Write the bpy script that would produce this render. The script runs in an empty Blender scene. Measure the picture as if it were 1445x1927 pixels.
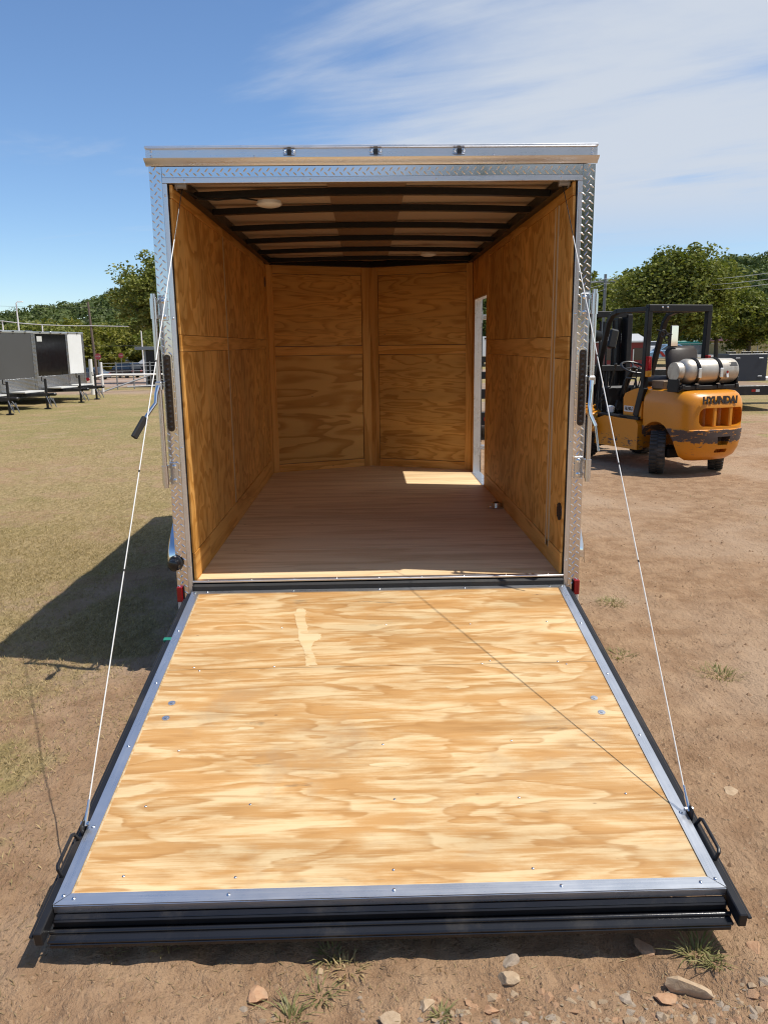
import bpy, bmesh, math, random
import numpy as np
from mathutils import Vector, Matrix

# ------------------------------------------------------------------ scene, camera, sky, sun
scene = bpy.context.scene
col = scene.collection
FZ = 0.48                                   # height of the trailer floor above the ground
CAM = np.array([-0.0539, -4.0037, 1.2112 + FZ])
YAW, PITCH, ROLL, FPX = 0.0211, 0.2098, -0.0121, 1477.2
def basis(yaw, pitch, roll):
    f = np.array([math.sin(yaw), math.cos(yaw), 0.]); r = np.array([math.cos(yaw), -math.sin(yaw), 0.]); u = np.array([0, 0, 1.])
    f2 = f*math.cos(pitch) - u*math.sin(pitch); u2 = u*math.cos(pitch) + f*math.sin(pitch)
    return r*math.cos(roll) + u2*math.sin(roll), u2*math.cos(roll) - r*math.sin(roll), f2
CR, CU, CF = basis(YAW, PITCH, ROLL)
cam = bpy.data.cameras.new('camera'); camo = bpy.data.objects.new('camera', cam); col.objects.link(camo)
camo.matrix_world = Matrix(((CR[0], CU[0], -CF[0], CAM[0]), (CR[1], CU[1], -CF[1], CAM[1]), (CR[2], CU[2], -CF[2], CAM[2]), (0, 0, 0, 1)))
cam.sensor_fit = 'VERTICAL'; cam.sensor_height = 24.0; cam.lens = 24.0*FPX/1927.0
cam.clip_start = 0.05; cam.clip_end = 6000
scene.camera = camo
scene.render.resolution_x, scene.render.resolution_y = 767, 1024

SUN = Vector((0.456, -0.09, 1.0)).normalized()          # from the shadows of the rear frame
world = bpy.data.worlds.new('World'); scene.world = world; world.use_nodes = True
nt = world.node_tree; nt.nodes.clear()
def N(t, kind, **kw):
    n = t.nodes.new(kind)
    for k, v in kw.items():
        if k == 'inp':
            for a, b in v.items(): n.inputs[a].default_value = b
        else: setattr(n, k, v)
    return n
def L(t, a, b): t.links.new(a, b)
def math_n(t, op, a, b=None, c=None, clamp=False):
    n = t.nodes.new('ShaderNodeMath'); n.operation = op; n.use_clamp = clamp
    for i, v in enumerate((a, b, c)):
        if v is None: continue
        if isinstance(v, (int, float)): n.inputs[i].default_value = v
        else: t.links.new(v, n.inputs[i])
    return n.outputs[0]
def smooth(t, v, a, b):
    n = t.nodes.new('ShaderNodeMapRange'); n.interpolation_type = 'SMOOTHSTEP'
    t.links.new(v, n.inputs[0]); n.inputs[1].default_value = a; n.inputs[2].default_value = b
    return n.outputs[0]
def mixc(t, f, a, b, mode='MIX'):
    n = t.nodes.new('ShaderNodeMix'); n.data_type = 'RGBA'; n.blend_type = mode
    for s, v in ((0, f), (6, a), (7, b)):
        if isinstance(v, (int, float)): n.inputs[s].default_value = v
        elif isinstance(v, (tuple, list)): n.inputs[s].default_value = (*v[:3], 1)
        else: t.links.new(v, n.inputs[s])
    return n.outputs[2]
def noise(t, vec, scale, detail=3, rough=.5, dist=0., seed=None):
    n = t.nodes.new('ShaderNodeTexNoise'); n.noise_dimensions = '3D' if seed is None else '4D'
    n.inputs['Scale'].default_value = scale; n.inputs['Detail'].default_value = detail
    n.inputs['Roughness'].default_value = rough; n.inputs['Distortion'].default_value = dist
    if seed is not None: n.inputs['W'].default_value = seed
    t.links.new(vec, n.inputs['Vector']); return n.outputs[0]

sky = N(nt, 'ShaderNodeTexSky', sky_type='NISHITA', sun_disc=False)
sky.sun_elevation = math.asin(SUN.z); sky.sun_rotation = math.atan2(SUN.x, SUN.y)
sky.air_density = 1.0; sky.dust_density = 0.0; sky.ozone_density = 4.5; sky.altitude = 100
tc = N(nt, 'ShaderNodeTexCoord'); sp = N(nt, 'ShaderNodeSeparateXYZ'); L(nt, tc.outputs['Generated'], sp.inputs[0])
zc = math_n(nt, 'MAXIMUM', sp.outputs[2], 0.04)
px_ = math_n(nt, 'DIVIDE', sp.outputs[0], zc); py_ = math_n(nt, 'DIVIDE', sp.outputs[1], zc)
cb = N(nt, 'ShaderNodeCombineXYZ'); L(nt, px_, cb.inputs[0]); L(nt, py_, cb.inputs[1])
mp = N(nt, 'ShaderNodeMapping', vector_type='TEXTURE'); mp.inputs['Rotation'].default_value = (0, 0, math.radians(-36)); mp.inputs['Scale'].default_value = (1.9, 0.72, 1)
L(nt, cb.outputs[0], mp.inputs[0])
wisp = noise(nt, mp.outputs[0], 0.9, 6, .58, .55, 3.2)
bank = noise(nt, cb.outputs[0], 0.55, 6, .6, .6, 8.7)
# the cloud bank lies towards +X, thinning to clear blue towards -X
lean = smooth(nt, px_, -0.9, 1.35)
cov = math_n(nt, 'ADD', math_n(nt, 'MULTIPLY', wisp, 0.92), math_n(nt, 'MULTIPLY', bank, 0.62))
cov = math_n(nt, 'ADD', cov, math_n(nt, 'MULTIPLY', lean, 0.54))
cov = smooth(nt, cov, 0.82, 1.28)
fade = smooth(nt, sp.outputs[2], 0.06, 0.18)
cov = math_n(nt, 'MULTIPLY', math_n(nt, 'MULTIPLY', cov, fade), 0.93)
skyt = mixc(nt, 1., sky.outputs[0], (.88, .95, 1.03), 'MULTIPLY')
skyc = mixc(nt, cov, skyt, (4.6, 5.0, 5.6))
bg = N(nt, 'ShaderNodeBackground'); bg.inputs['Strength'].default_value = 0.14
L(nt, skyc, bg.inputs['Color'])
wo = N(nt, 'ShaderNodeOutputWorld'); L(nt, bg.outputs[0], wo.inputs['Surface'])

sl = bpy.data.lights.new('sun', 'SUN'); sl.energy = 4.7; sl.angle = math.radians(0.5); sl.color = (1.0, 0.955, 0.88)
slo = bpy.data.objects.new('sun', sl); col.objects.link(slo)
slo.rotation_euler = (-SUN).to_track_quat('-Z', 'Y').to_euler(); slo.location = (6, -3, 12)
vs = scene.view_settings
vs.view_transform = 'Standard'; vs.look = 'None'; vs.gamma = 1.0; vs.exposure = 0.0; vs.use_curve_mapping = False
cy = scene.cycles
cy.use_denoising = True; cy.filter_width = 1.15; cy.max_bounces = 10; cy.diffuse_bounces = 6; cy.glossy_bounces = 4; cy.transparent_max_bounces = 8
cy.caustics_reflective = False; cy.caustics_refractive = False; cy.sample_clamp_indirect = 6

# ------------------------------------------------------------------ pixel -> world helpers (photo pixels, 1445 x 1927)
def ray(x, y): return CF + CR*(x-722.5)/FPX - CU*(y-963.5)/FPX
def G(x, y, z=0.):                                       # the point where a pixel's ray meets height z
    d = ray(x, y); return CAM + d*((z-CAM[2])/d[2])
def DY(x, y, Y):                                         # the point where it meets the plane at depth Y
    d = ray(x, y); return CAM + d*((Y-CAM[1])/d[1])

# ------------------------------------------------------------------ mesh helpers
class MB:
    def __init__(s): s.v = []; s.f = []
    def add(s, vs, fs):
        o = len(s.v); s.v += [tuple(v) for v in vs]; s.f += [tuple(i+o for i in f) for f in fs]; return s
    def box(s, c, d, bev=0., M=None):
        hx, hy, hz = d[0]/2, d[1]/2, d[2]/2
        if bev <= 0:
            vs = [(x*hx, y*hy, z*hz) for x in (-1, 1) for y in (-1, 1) for z in (-1, 1)]
            fs = [(0, 1, 3, 2), (4, 6, 7, 5), (0, 4, 5, 1), (2, 3, 7, 6), (0, 2, 6, 4), (1, 5, 7, 3)]
        else:
            b = min(bev, hx*.9, hy*.9, hz*.9); vs = []; ix = {}
            for X in (-1, 1):
                for Y in (-1, 1):
                    for Z in (-1, 1):
                        for a in range(3):
                            p = [X*(hx-b), Y*(hy-b), Z*(hz-b)]; p[a] = (X*hx, Y*hy, Z*hz)[a]
                            ix[(X, Y, Z, a)] = len(vs); vs.append(tuple(p))
            fs = []
            q = ((-1, -1), (1, -1), (1, 1), (-1, 1))
            for a in range(3):
                b1, b2 = (a+1) % 3, (a+2) % 3
                for sgn in (-1, 1):
                    k = []
                    for u, w in q:
                        t = [0, 0, 0]; t[a] = sgn; t[b1] = u; t[b2] = w; k.append(ix[(*t, a)])
                    fs.append(tuple(k if sgn > 0 else k[::-1]))
            for a in range(3):                                # edges running along a
                b1, b2 = (a+1) % 3, (a+2) % 3
                for u in (-1, 1):
                    for w in (-1, 1):
                        def id_(sg, ax):
                            t = [0, 0, 0]; t[a] = sg; t[b1] = u; t[b2] = w; return ix[(*t, ax)]
                        k = [id_(-1, b1), id_(1, b1), id_(1, b2), id_(-1, b2)]
                        fs.append(tuple(k if u*w < 0 else k[::-1]))
            for X in (-1, 1):
                for Y in (-1, 1):
                    for Z in (-1, 1):
                        k = [ix[(X, Y, Z, 0)], ix[(X, Y, Z, 1)], ix[(X, Y, Z, 2)]]
                        fs.append(tuple(k if X*Y*Z > 0 else k[::-1]))
        out = []
        for p in vs:
            p = Vector(p)
            if M is not None: p = M @ p
            out.append((p.x+c[0], p.y+c[1], p.z+c[2]))
        return s.add(out, fs)
    def bx(s, a, b, bev=0.):                                 # box from two corners
        return s.box([(a[i]+b[i])/2 for i in range(3)], [abs(a[i]-b[i]) for i in range(3)], bev)
    def bar(s, p0, p1, w, h, bev=0., up=(0, 0, 1)):           # rectangular bar between two points
        p0, p1 = Vector(p0), Vector(p1); d = p1-p0; y = d.normalized(); u = Vector(up)
        if abs(y.dot(u)) > .98: u = Vector((1, 0, 0))
        x = y.cross(u).normalized(); z = x.cross(y)
        M = Matrix((x, y, z)).transposed()
        return s.box((p0+p1)/2, (w, d.length, h), bev, M)
    def cyl(s, p0, p1, r0, r1=None, n=12, cap=True):
        r1 = r0 if r1 is None else r1
        return s.tube([p0, p1], [r0, r1], n, cap)
    def tube(s, pts, r, n=8, cap=True):
        pts = [Vector(p) for p in pts]; m = len(pts)
        rs = r if isinstance(r, (list, tuple)) else [r]*m
        vs = []; ref = None
        for i in range(m):
            if i == 0: t = pts[1]-pts[0]
            elif i == m-1: t = pts[-1]-pts[-2]
            else: t = (pts[i]-pts[i-1]).normalized() + (pts[i+1]-pts[i]).normalized()
            t.normalize()
            if ref is None: ref = Vector((0, 0, 1)) if abs(t.z) < .9 else Vector((1, 0, 0))
            x = (ref - t*ref.dot(t)).normalized(); y = t.cross(x); ref = x
            for k in range(n):
                a = 2*math.pi*k/n; p = pts[i] + (x*math.cos(a)+y*math.sin(a))*rs[i]; vs.append(p)
        fs = [(i*n+k, i*n+(k+1) % n, (i+1)*n+(k+1) % n, (i+1)*n+k) for i in range(m-1) for k in range(n)]
        if cap: fs += [tuple(range(n))[::-1], tuple((m-1)*n+k for k in range(n))]
        return s.add(vs, fs)
    def lathe(s, c, axis, prof, n=20):                       # prof: (distance along axis, radius)
        a = Vector(axis).normalized(); c = Vector(c)
        return s.tube([c+a*p[0] for p in prof], [max(p[1], 1e-4) for p in prof], n)
    def prism(s, poly, h, M=None):                           # polygon in local xy, extruded along local z from 0 to h
        n = len(poly); vs = [(p[0], p[1], 0) for p in poly] + [(p[0], p[1], h) for p in poly]
        if M is not None: vs = [tuple(M @ Vector(v)) for v in vs]
        fs = [tuple(range(n))[::-1], tuple(range(n, 2*n))] + [(i, (i+1) % n, n+(i+1) % n, n+i) for i in range(n)]
        return s.add(vs, fs)
    def torus(s, c, axis, R, r, n=28, m=8):
        a = Vector(axis).normalized(); u = a.orthogonal().normalized(); w = a.cross(u); c = Vector(c)
        vs = []
        for i in range(n):
            t = 2*math.pi*i/n; d = u*math.cos(t)+w*math.sin(t)
            for k in range(m):
                q = 2*math.pi*k/m; vs.append(c + d*(R+r*math.cos(q)) + a*(r*math.sin(q)))
        fs = [(i*m+k, ((i+1) % n)*m+k, ((i+1) % n)*m+(k+1) % m, i*m+(k+1) % m) for i in range(n) for k in range(m)]
        return s.add(vs, fs)
    def build(s, name, mat, parent=None, smooth_deg=35, **tags):
        me = bpy.data.meshes.new(name); me.from_pydata(s.v, [], s.f)
        return link(name, me, mat, parent, smooth_deg, **tags)
def link(name, me, mat, parent=None, smooth_deg=35, label=None, cat=None, group=None, kind=None, fix=True):
    if fix:
        b = bmesh.new(); b.from_mesh(me); bmesh.ops.recalc_face_normals(b, faces=b.faces); b.to_mesh(me); b.free()
    if smooth_deg:
        me.shade_smooth(); me.set_sharp_from_angle(angle=math.radians(smooth_deg))
    if mat is not None and not me.materials: me.materials.append(mat)
    o = bpy.data.objects.new(name, me); col.objects.link(o)
    if parent is not None: o.parent = parent
    tag(o, label, cat, group, kind); return o
def tag(o, label=None, cat=None, group=None, kind=None):
    if label: o['label'] = label
    if cat: o['category'] = cat
    if group: o['group'] = group
    if kind: o['kind'] = kind
    return o
def empty(name, loc, rz=0., label=None, cat=None, group=None):
    o = bpy.data.objects.new(name, None); col.objects.link(o); o.location = loc; o.rotation_euler = (0, 0, rz)
    o.empty_display_size = .2
    return tag(o, label, cat, group)
def boolean(o, cutters, op='DIFFERENCE'):
    for c in cutters:
        m = o.modifiers.new('cut', 'BOOLEAN'); m.object = c; m.operation = op; m.solver = 'EXACT'
    bpy.context.view_layer.update()
    dg = bpy.context.evaluated_depsgraph_get()
    me = bpy.data.meshes.new_from_object(o.evaluated_get(dg))
    o.modifiers.clear(); o.data = me
    for c in cutters: bpy.data.objects.remove(c)
    me.shade_smooth(); me.set_sharp_from_angle(angle=math.radians(35))
    return o
def text_mesh(txt, size, depth, M, name, mat, parent, shear=0., wide=1.0, bold=0.):
    cu = bpy.data.curves.new('lettering', 'FONT'); cu.body = txt; cu.size = size; cu.extrude = depth; cu.offset = bold
    cu.align_x = 'CENTER'; cu.align_y = 'CENTER'; cu.shear = shear; cu.resolution_u = 3
    t = bpy.data.objects.new('lettering', cu); col.objects.link(t); bpy.context.view_layer.update()
    me = bpy.data.meshes.new_from_object(t.evaluated_get(bpy.context.evaluated_depsgraph_get()))
    bpy.data.objects.remove(t); bpy.data.curves.remove(cu)
    me.transform(M @ Matrix.Diagonal((wide, 1, 1, 1)))
    return link(name, me, mat, parent, 0, fix=False)
def leaf_mesh(name, P, D1, D2, mat, parent=None, **tags):     # many small four-sided leaves: centre, half length, half width
    n = len(P); V = np.empty((n, 4, 3)); V[:, 0] = P-D1; V[:, 1] = P+D2; V[:, 2] = P+D1; V[:, 3] = P-D2
    me = bpy.data.meshes.new(name); me.vertices.add(4*n); me.vertices.foreach_set('co', V.reshape(-1).astype(np.float32))
    me.loops.add(4*n); me.loops.foreach_set('vertex_index', np.arange(4*n, dtype=np.int32))
    me.polygons.add(n); me.polygons.foreach_set('loop_start', np.arange(0, 4*n, 4, dtype=np.int32))
    me.update(calc_edges=True)
    return link(name, me, mat, parent, 0, fix=False, **tags)
# value noise for numpy
_rs = np.random.RandomState(7); _tab = _rs.rand(256, 256)
def vn(x, y):
    xi = np.floor(x).astype(int); yi = np.floor(y).astype(int); fx = x-xi; fy = y-yi
    fx = fx*fx*(3-2*fx); fy = fy*fy*(3-2*fy)
    a = _tab[xi & 255, yi & 255]; b = _tab[(xi+1) & 255, yi & 255]; c = _tab[xi & 255, (yi+1) & 255]; d = _tab[(xi+1) & 255, (yi+1) & 255]
    return (a*(1-fx)+b*fx)*(1-fy) + (c*(1-fx)+d*fx)*fy
def fbm(x, y, o=4):
    s = 0; a = .5; t = 0
    for i in range(o):
        s = s + a*vn(x*2**i+17*i, y*2**i+31*i); t += a; a *= .5
    return s/t
def sstep(v, a, b):
    t = np.clip((v-a)/(b-a), 0, 1); return t*t*(3-2*t)

# ------------------------------------------------------------------ materials
def mat_new(name):
    m = bpy.data.materials.new(name); m.use_nodes = True
    t = m.node_tree; b = t.nodes['Principled BSDF']; return m, t, b
def coords(t, which='Object'):
    return t.nodes.new('ShaderNodeTexCoord').outputs[which]
def bump(t, b, h, strength=.3, dist=.01):
    n = t.nodes.new('ShaderNodeBump'); n.inputs['Strength'].default_value = strength; n.inputs['Distance'].default_value = dist
    L(t, h, n.inputs['Height']); L(t, n.outputs[0], b.inputs['Normal'])
def plain(name, c, rough=.5, metal=0., var=.15, scale=6., bumps=0., rvar=.1, spec=.5, dirt=None, dirtamt=.0):
    m, t, b = mat_new(name); v = coords(t)
    n = noise(t, v, scale, 5, .6)
    c2 = tuple(max(0, x*(1-var)) for x in c); c1 = tuple(min(1, x*(1+var)) for x in c)
    cc = mixc(t, n, c2, c1)
    if dirt:
        d = smooth(t, noise(t, v, scale*.6, 6, .65, .3, 4.4), .5, .72)
        cc = mixc(t, math_n(t, 'MULTIPLY', d, dirtamt), cc, dirt)
    L(t, cc, b.inputs['Base Color'])
    b.inputs['Metallic'].default_value = metal; b.inputs['Specular IOR Level'].default_value = spec
    r = t.nodes.new('ShaderNodeMapRange'); L(t, noise(t, v, scale*2.3, 4, .6, 0, 2.2), r.inputs[0])
    r.inputs[3].default_value = max(.02, rough-rvar); r.inputs[4].default_value = min(1, rough+rvar); L(t, r.outputs[0], b.inputs['Roughness'])
    if bumps: bump(t, b, noise(t, v, scale*12, 4, .6), bumps, .004)
    return m
def plywood(name, light, dark, uax, vax, us, vs_, rings, seed, tone=.25, wr=.5, wa=.35, wf=.35, lo=.3, hi=.8, stain=.5, rough=.62, st_lo=.68, edge=.2, objvar=.22, smudge=0., fine=1., wl=.45, wt=.3, frayamt=.020):
    """rotary-cut softwood plywood: u runs with the grain, v across it; wr, wa, wf weigh growth rings, streaks and fibres"""
    m, t, b = mat_new(name); s = t.nodes.new('ShaderNodeSeparateXYZ'); L(t, coords(t), s.inputs[0])
    oi = t.nodes.new('ShaderNodeObjectInfo')
    u = math_n(t, 'MULTIPLY_ADD', oi.outputs['Random'], 37.3, s.outputs[uax]); v = math_n(t, 'MULTIPLY_ADD', oi.outputs['Random'], 91.7, s.outputs[vax])
    def vec(a, bb, dv=None):
        c = t.nodes.new('ShaderNodeCombineXYZ'); L(t, math_n(t, 'MULTIPLY', u, a), c.inputs[0]); vv = v if dv is None else math_n(t, 'ADD', v, dv)
        L(t, math_n(t, 'MULTIPLY', vv, bb), c.inputs[1]); return c.outputs[0]
    fibre = noise(t, vec(4, 230), 1.0, 3, .6, 0, seed+2.1)
    fibre2 = noise(t, vec(2.2, 62), 1.0, 4, .65, .15, seed+5.1)
    # short ragged offsets along the grain, so that edges fray the way torn fibres do
    fray = math_n(t, 'MULTIPLY', math_n(t, 'SUBTRACT', noise(t, vec(8, 330), 1.0, 2, .6, 0, seed+1.3), .5), frayamt)
    h = noise(t, vec(us, vs_, fray), 1.0, 2.6, .5, .45, seed)
    h = math_n(t, 'MULTIPLY', h, rings); ring = math_n(t, 'FRACT', h)
    late = math_n(t, 'SUBTRACT', smooth(t, ring, .66, .88), smooth(t, ring, .90, 1.0))
    up = smooth(t, ring, .10, .80); dn = smooth(t, ring, .84, 1.0); ring = math_n(t, 'SUBTRACT', up, dn)
    streak = noise(t, vec(us*1.15*fine, vs_*1.5*fine, fray), 1.0, 7, .66, .6, seed+6.6)
    streak = smooth(t, streak, .50-edge, .50+edge)
    k = math_n(t, 'ADD', math_n(t, 'MULTIPLY', ring, wr), math_n(t, 'MULTIPLY', streak, wa))
    k = math_n(t, 'ADD', k, math_n(t, 'MULTIPLY', math_n(t, 'SUBTRACT', math_n(t, 'ADD', fibre, fibre2), .7), wf))
    k = smooth(t, k, lo, hi)
    c = mixc(t, k, light, dark)
    deep = tuple(x*y for x, y in zip(dark, (.66, .56, .42)))
    c = mixc(t, math_n(t, 'MULTIPLY', math_n(t, 'MULTIPLY', late, smooth(t, fibre2, .30, .62)), wl), c, deep)
    thin = smooth(t, noise(t, vec(3.0, 95, fray), 1.0, 4, .7, .1, seed+7.9), .55, .70)
    c = mixc(t, math_n(t, 'MULTIPLY', thin, wt), c, deep)
    big = noise(t, vec(us*.7, vs_*.8), 1.0, 4, .55, .4, seed+3.7)
    tn = t.nodes.new('ShaderNodeMapRange'); L(t, big, tn.inputs[0]); tn.inputs[1].default_value = .3; tn.inputs[2].default_value = .7
    tn.inputs[3].default_value = 1-tone; tn.inputs[4].default_value = 1+tone*.5
    cm = t.nodes.new('ShaderNodeCombineColor')
    for i in range(3): L(t, tn.outputs[0], cm.inputs[i])
    c = mixc(t, 1., c, cm.outputs[0], 'MULTIPLY')
    st = smooth(t, noise(t, vec(2.6, 16, fray), 1.0, 5, .62, .5, seed+9.), st_lo, st_lo+.12)
    c = mixc(t, math_n(t, 'MULTIPLY', st, stain), c, (.10, .075, .05))
    if smudge:
        sm_ = smooth(t, noise(t, coords(t), 3.2, 5, .6, .4, seed+4.4), .55, .74)
        c = mixc(t, math_n(t, 'MULTIPLY', sm_, smudge), c, (.36, .25, .15))
    # sheets differ a little from one another
    ov = t.nodes.new('ShaderNodeMapRange'); L(t, oi.outputs['Random'], ov.inputs[0]); ov.inputs[3].default_value = 1-objvar; ov.inputs[4].default_value = 1.0
    cv = t.nodes.new('ShaderNodeCombineColor')
    for i in range(3): L(t, ov.outputs[0], cv.inputs[i])
    c = mixc(t, 1., c, cv.outputs[0], 'MULTIPLY')
    # pin knots
    vo = t.nodes.new('ShaderNodeTexVoronoi'); vo.inputs['Scale'].default_value = 1.; L(t, vec(3.2, 6.5), vo.inputs['Vector'])
    kn = math_n(t, 'SUBTRACT', 1., smooth(t, vo.outputs['Distance'], .015, .04)); c = mixc(t, math_n(t, 'MULTIPLY', kn, .75), c, (.16, .075, .03))
    L(t, c, b.inputs['Base Color']); b.inputs['Roughness'].default_value = rough; b.inputs['Specular IOR Level'].default_value = .3
    bump(t, b, math_n(t, 'ADD', fibre, math_n(t, 'MULTIPLY', fibre2, .7)), .16, .002)
    return m
def alu(name, c=(.80, .81, .83), rough=.28, sv=30., along=0, scratch=.1, metal=1.):
    m, t, b = mat_new(name)
    mpn = t.nodes.new('ShaderNodeMapping'); L(t, coords(t), mpn.inputs[0])
    sc = [sv*6]*3; sc[along] = sv*.12; mpn.inputs['Scale'].default_value = sc
    n = noise(t, mpn.outputs[0], 1., 3, .6); n2 = noise(t, coords(t), 5., 5, .65)
    L(t, mixc(t, n2, tuple(x*.86 for x in c), c), b.inputs['Base Color']); b.inputs['Metallic'].default_value = metal
    r = t.nodes.new('ShaderNodeMapRange'); L(t, math_n(t, 'ADD', math_n(t, 'MULTIPLY', n, .5), math_n(t, 'MULTIPLY', n2, .5)), r.inputs[0])
    r.inputs[1].default_value = .3; r.inputs[2].default_value = .7; r.inputs[3].default_value = max(.03, rough-scratch); r.inputs[4].default_value = rough+scratch
    L(t, r.outputs[0], b.inputs['Roughness']); bump(t, b, n, .03, .002)
    return m
def foliage(name, c1, c2, trans=.25):
    m, t, b = mat_new(name); t.nodes.remove(b)
    g = t.nodes.new('ShaderNodeNewGeometry'); n = noise(t, coords(t), .35, 3, .6)
    f = math_n(t, 'ADD', math_n(t, 'MULTIPLY', g.outputs['Random Per Island'], .55), math_n(t, 'MULTIPLY', n, .45))
    c = mixc(t, smooth(t, f, .2, .8), c1, c2)
    d = t.nodes.new('ShaderNodeBsdfDiffuse'); L(t, c, d.inputs[0]); tr = t.nodes.new('ShaderNodeBsdfTranslucent')
    L(t, mixc(t, 1., c, (1.0, 1.15, .5), 'MULTIPLY'), tr.inputs[0])
    gl = t.nodes.new('ShaderNodeBsdfGlossy'); gl.inputs['Roughness'].default_value = .45; gl.inputs[0].default_value = (.4, .4, .4, 1)
    mx = t.nodes.new('ShaderNodeMixShader'); mx.inputs[0].default_value = trans; L(t, d.outputs[0], mx.inputs[1]); L(t, tr.outputs[0], mx.inputs[2])
    m2 = t.nodes.new('ShaderNodeMixShader'); m2.inputs[0].default_value = .03; L(t, mx.outputs[0], m2.inputs[1]); L(t, gl.outputs[0], m2.inputs[2])
    L(t, m2.outputs[0], t.nodes['Material Output'].inputs[0]); return m
def glass(name, tint=(.02, .025, .03)):
    m, t, b = mat_new(name); b.inputs['Base Color'].default_value = (*tint, 1); b.inputs['Roughness'].default_value = .06
    b.inputs['Specular IOR Level'].default_value = .8
    n = noise(t, coords(t), 3., 2); bump(t, b, n, .02, .01); return m

M = {}
M['ramp_ply'] = plywood('ramp_plywood', (.70, .515, .28), (.53, .285, .100), 0, 1, 1.75, 8.2, 6.0, 2.3, tone=.18, wr=.34, wa=.58, wf=.80, lo=.22, hi=1.0, stain=.7, st_lo=.635, edge=.14, objvar=.03, smudge=.42, fine=1.15, wt=.34, wl=.45, frayamt=.024)
M['floor_ply'] = plywood('floor_plywood', (.88, .66, .39), (.75, .52, .285), 0, 1, .8, 7., 5., 7.7, tone=.14, wr=.25, wa=.5, wf=.35, wt=.12, wl=.3, objvar=.1, stain=.2)
WL, WD = (.86, .455, .125), (.65, .30, .058)
M['lwall_ply'] = plywood('side_wall_plywood', WL, WD, 2, 1, 2.6, 3.6, 9., 11.1, tone=.26, frayamt=.007, wt=.16, wr=.45, wa=.38, wf=.4, stain=.6)
M['rwall_ply'] = plywood('door_side_plywood', WL, WD, 2, 1, 2.1, 3.3, 11., 21.9, tone=.26, frayamt=.007, wt=.16, wr=.42, wa=.38, wf=.4, stain=.6)
M['front_wide'] = plywood('front_plywood_wide_figure', (.87, .49, .14), (.66, .32, .065), 0, 2, 1.0, 5.4, 6., 33.2, tone=.10, frayamt=.006, wt=.15, wr=.8, wa=.12, wf=.2, lo=.25, hi=.95, stain=.1)
M['front_fine'] = plywood('front_plywood_fine_figure', (.86, .46, .12), (.64, .295, .055), 0, 2, 1.3, 7.5, 10., 43.2, tone=.2, frayamt=.008, wt=.2, wr=.55, wa=.25, wf=.4, lo=.35, hi=.95, stain=.6)
M['strip_v'] = plywood('plywood_strip_upright_grain', WL, WD, 2, 0, .7, 13., 4., 51.2, tone=.15, wr=.3, wa=.3, wf=.7, stain=.1)
M['strip_vy'] = plywood('plywood_strip_upright_grain_side', WL, WD, 2, 1, .7, 13., 4., 52.2, tone=.15, wr=.3, wa=.3, wf=.7, stain=.1)
M['strip_h'] = plywood('plywood_strip_level_grain', WL, WD, 1, 2, .9, 9., 5., 61.2, tone=.15, wr=.3, wa=.4, wf=.6, stain=.1)
M['strip_hx'] = plywood('plywood_strip_level_grain_front', WL, WD, 0, 2, .9, 9., 5., 66.2, tone=.15, wr=.3, wa=.4, wf=.6, stain=.1)
M['bare_edge'] = plywood('plywood_cut_edge', (.74, .56, .34), (.62, .42, .2), 0, 1, 1., 30., 4., 71., tone=.1, stain=0)
M['patch'] = plywood('wood_filler_patch', (.73, .55, .315), (.67, .47, .24), 0, 1, 3., 14., 4., 91., tone=.12, wr=.2, wa=.5, wf=.8, stain=0, objvar=0)
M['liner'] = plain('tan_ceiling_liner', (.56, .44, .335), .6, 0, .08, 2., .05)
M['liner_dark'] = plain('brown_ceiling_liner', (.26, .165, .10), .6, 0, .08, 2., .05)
M['alu_x'] = alu('brushed_aluminium_level', along=0, rough=.31, metal=.92)
M['alu_y'] = alu('brushed_aluminium_deep', along=1, rough=.31, metal=.92)
M['alu_z'] = alu('brushed_aluminium_upright', along=2, rough=.31, metal=.92)
M['tread'] = alu('bright_tread_plate', (.80, .80, .81), .15, 3., 2, .05)
M['chrome'] = alu('polished_chrome', (.80, .81, .83), .10, 5., 2, .04)
M['zinc'] = alu('zinc_plated_steel', (.70, .72, .75), .24, 8., 2, .08)
M['black_steel'] = plain('black_painted_steel', (.016, .016, .018), .32, 0, .3, 8., .08, dirt=(.16, .125, .09), dirtamt=.16, spec=.35)
M['black_gloss'] = plain('glossy_black_steel', (.012, .012, .014), .18, 0, .3, 8., .05, dirt=(.3, .25, .18), dirtamt=.10)
M['black_rubber'] = plain('black_rubber', (.022, .022, .022), .7, 0, .2, 8., .2, dirt=(.15, .12, .09), dirtamt=.15)
M['black_plastic'] = plain('black_plastic', (.015, .015, .016), .38, 0, .2, 20.)
M['red_lens'] = plain('red_reflector', (.30, .008, .012), .12, 0, .2, 60.)
M['dark_lens'] = plain('smoked_lens', (.030, .022, .020), .10, 0, .4, 80.)
M['led'] = plain('clear_led_cell', (.05, .04, .035), .07, .2, .3, 90.)
M['white_plastic'] = plain('white_plastic', (.78, .77, .74), .3, 0, .03, 5.)
M['white_cable'] = plain('white_coated_sunlit_cable', (.80, .79, .76), .4, 0, .05, 20.)  # white coating with sunlit brightness put into its colour
M['steel_dark'] = plain('dark_galvanised_steel', (.30, .30, .31), .42, .8, .2, 12., .05)
M['bow'] = plain('black_roof_bow', (.010, .010, .011), .4, 0, .2, 8., spec=.3)
M['skin'] = plain('charcoal_side_skin', (.045, .047, .05), .3, 0, .1, 2.)
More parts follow.
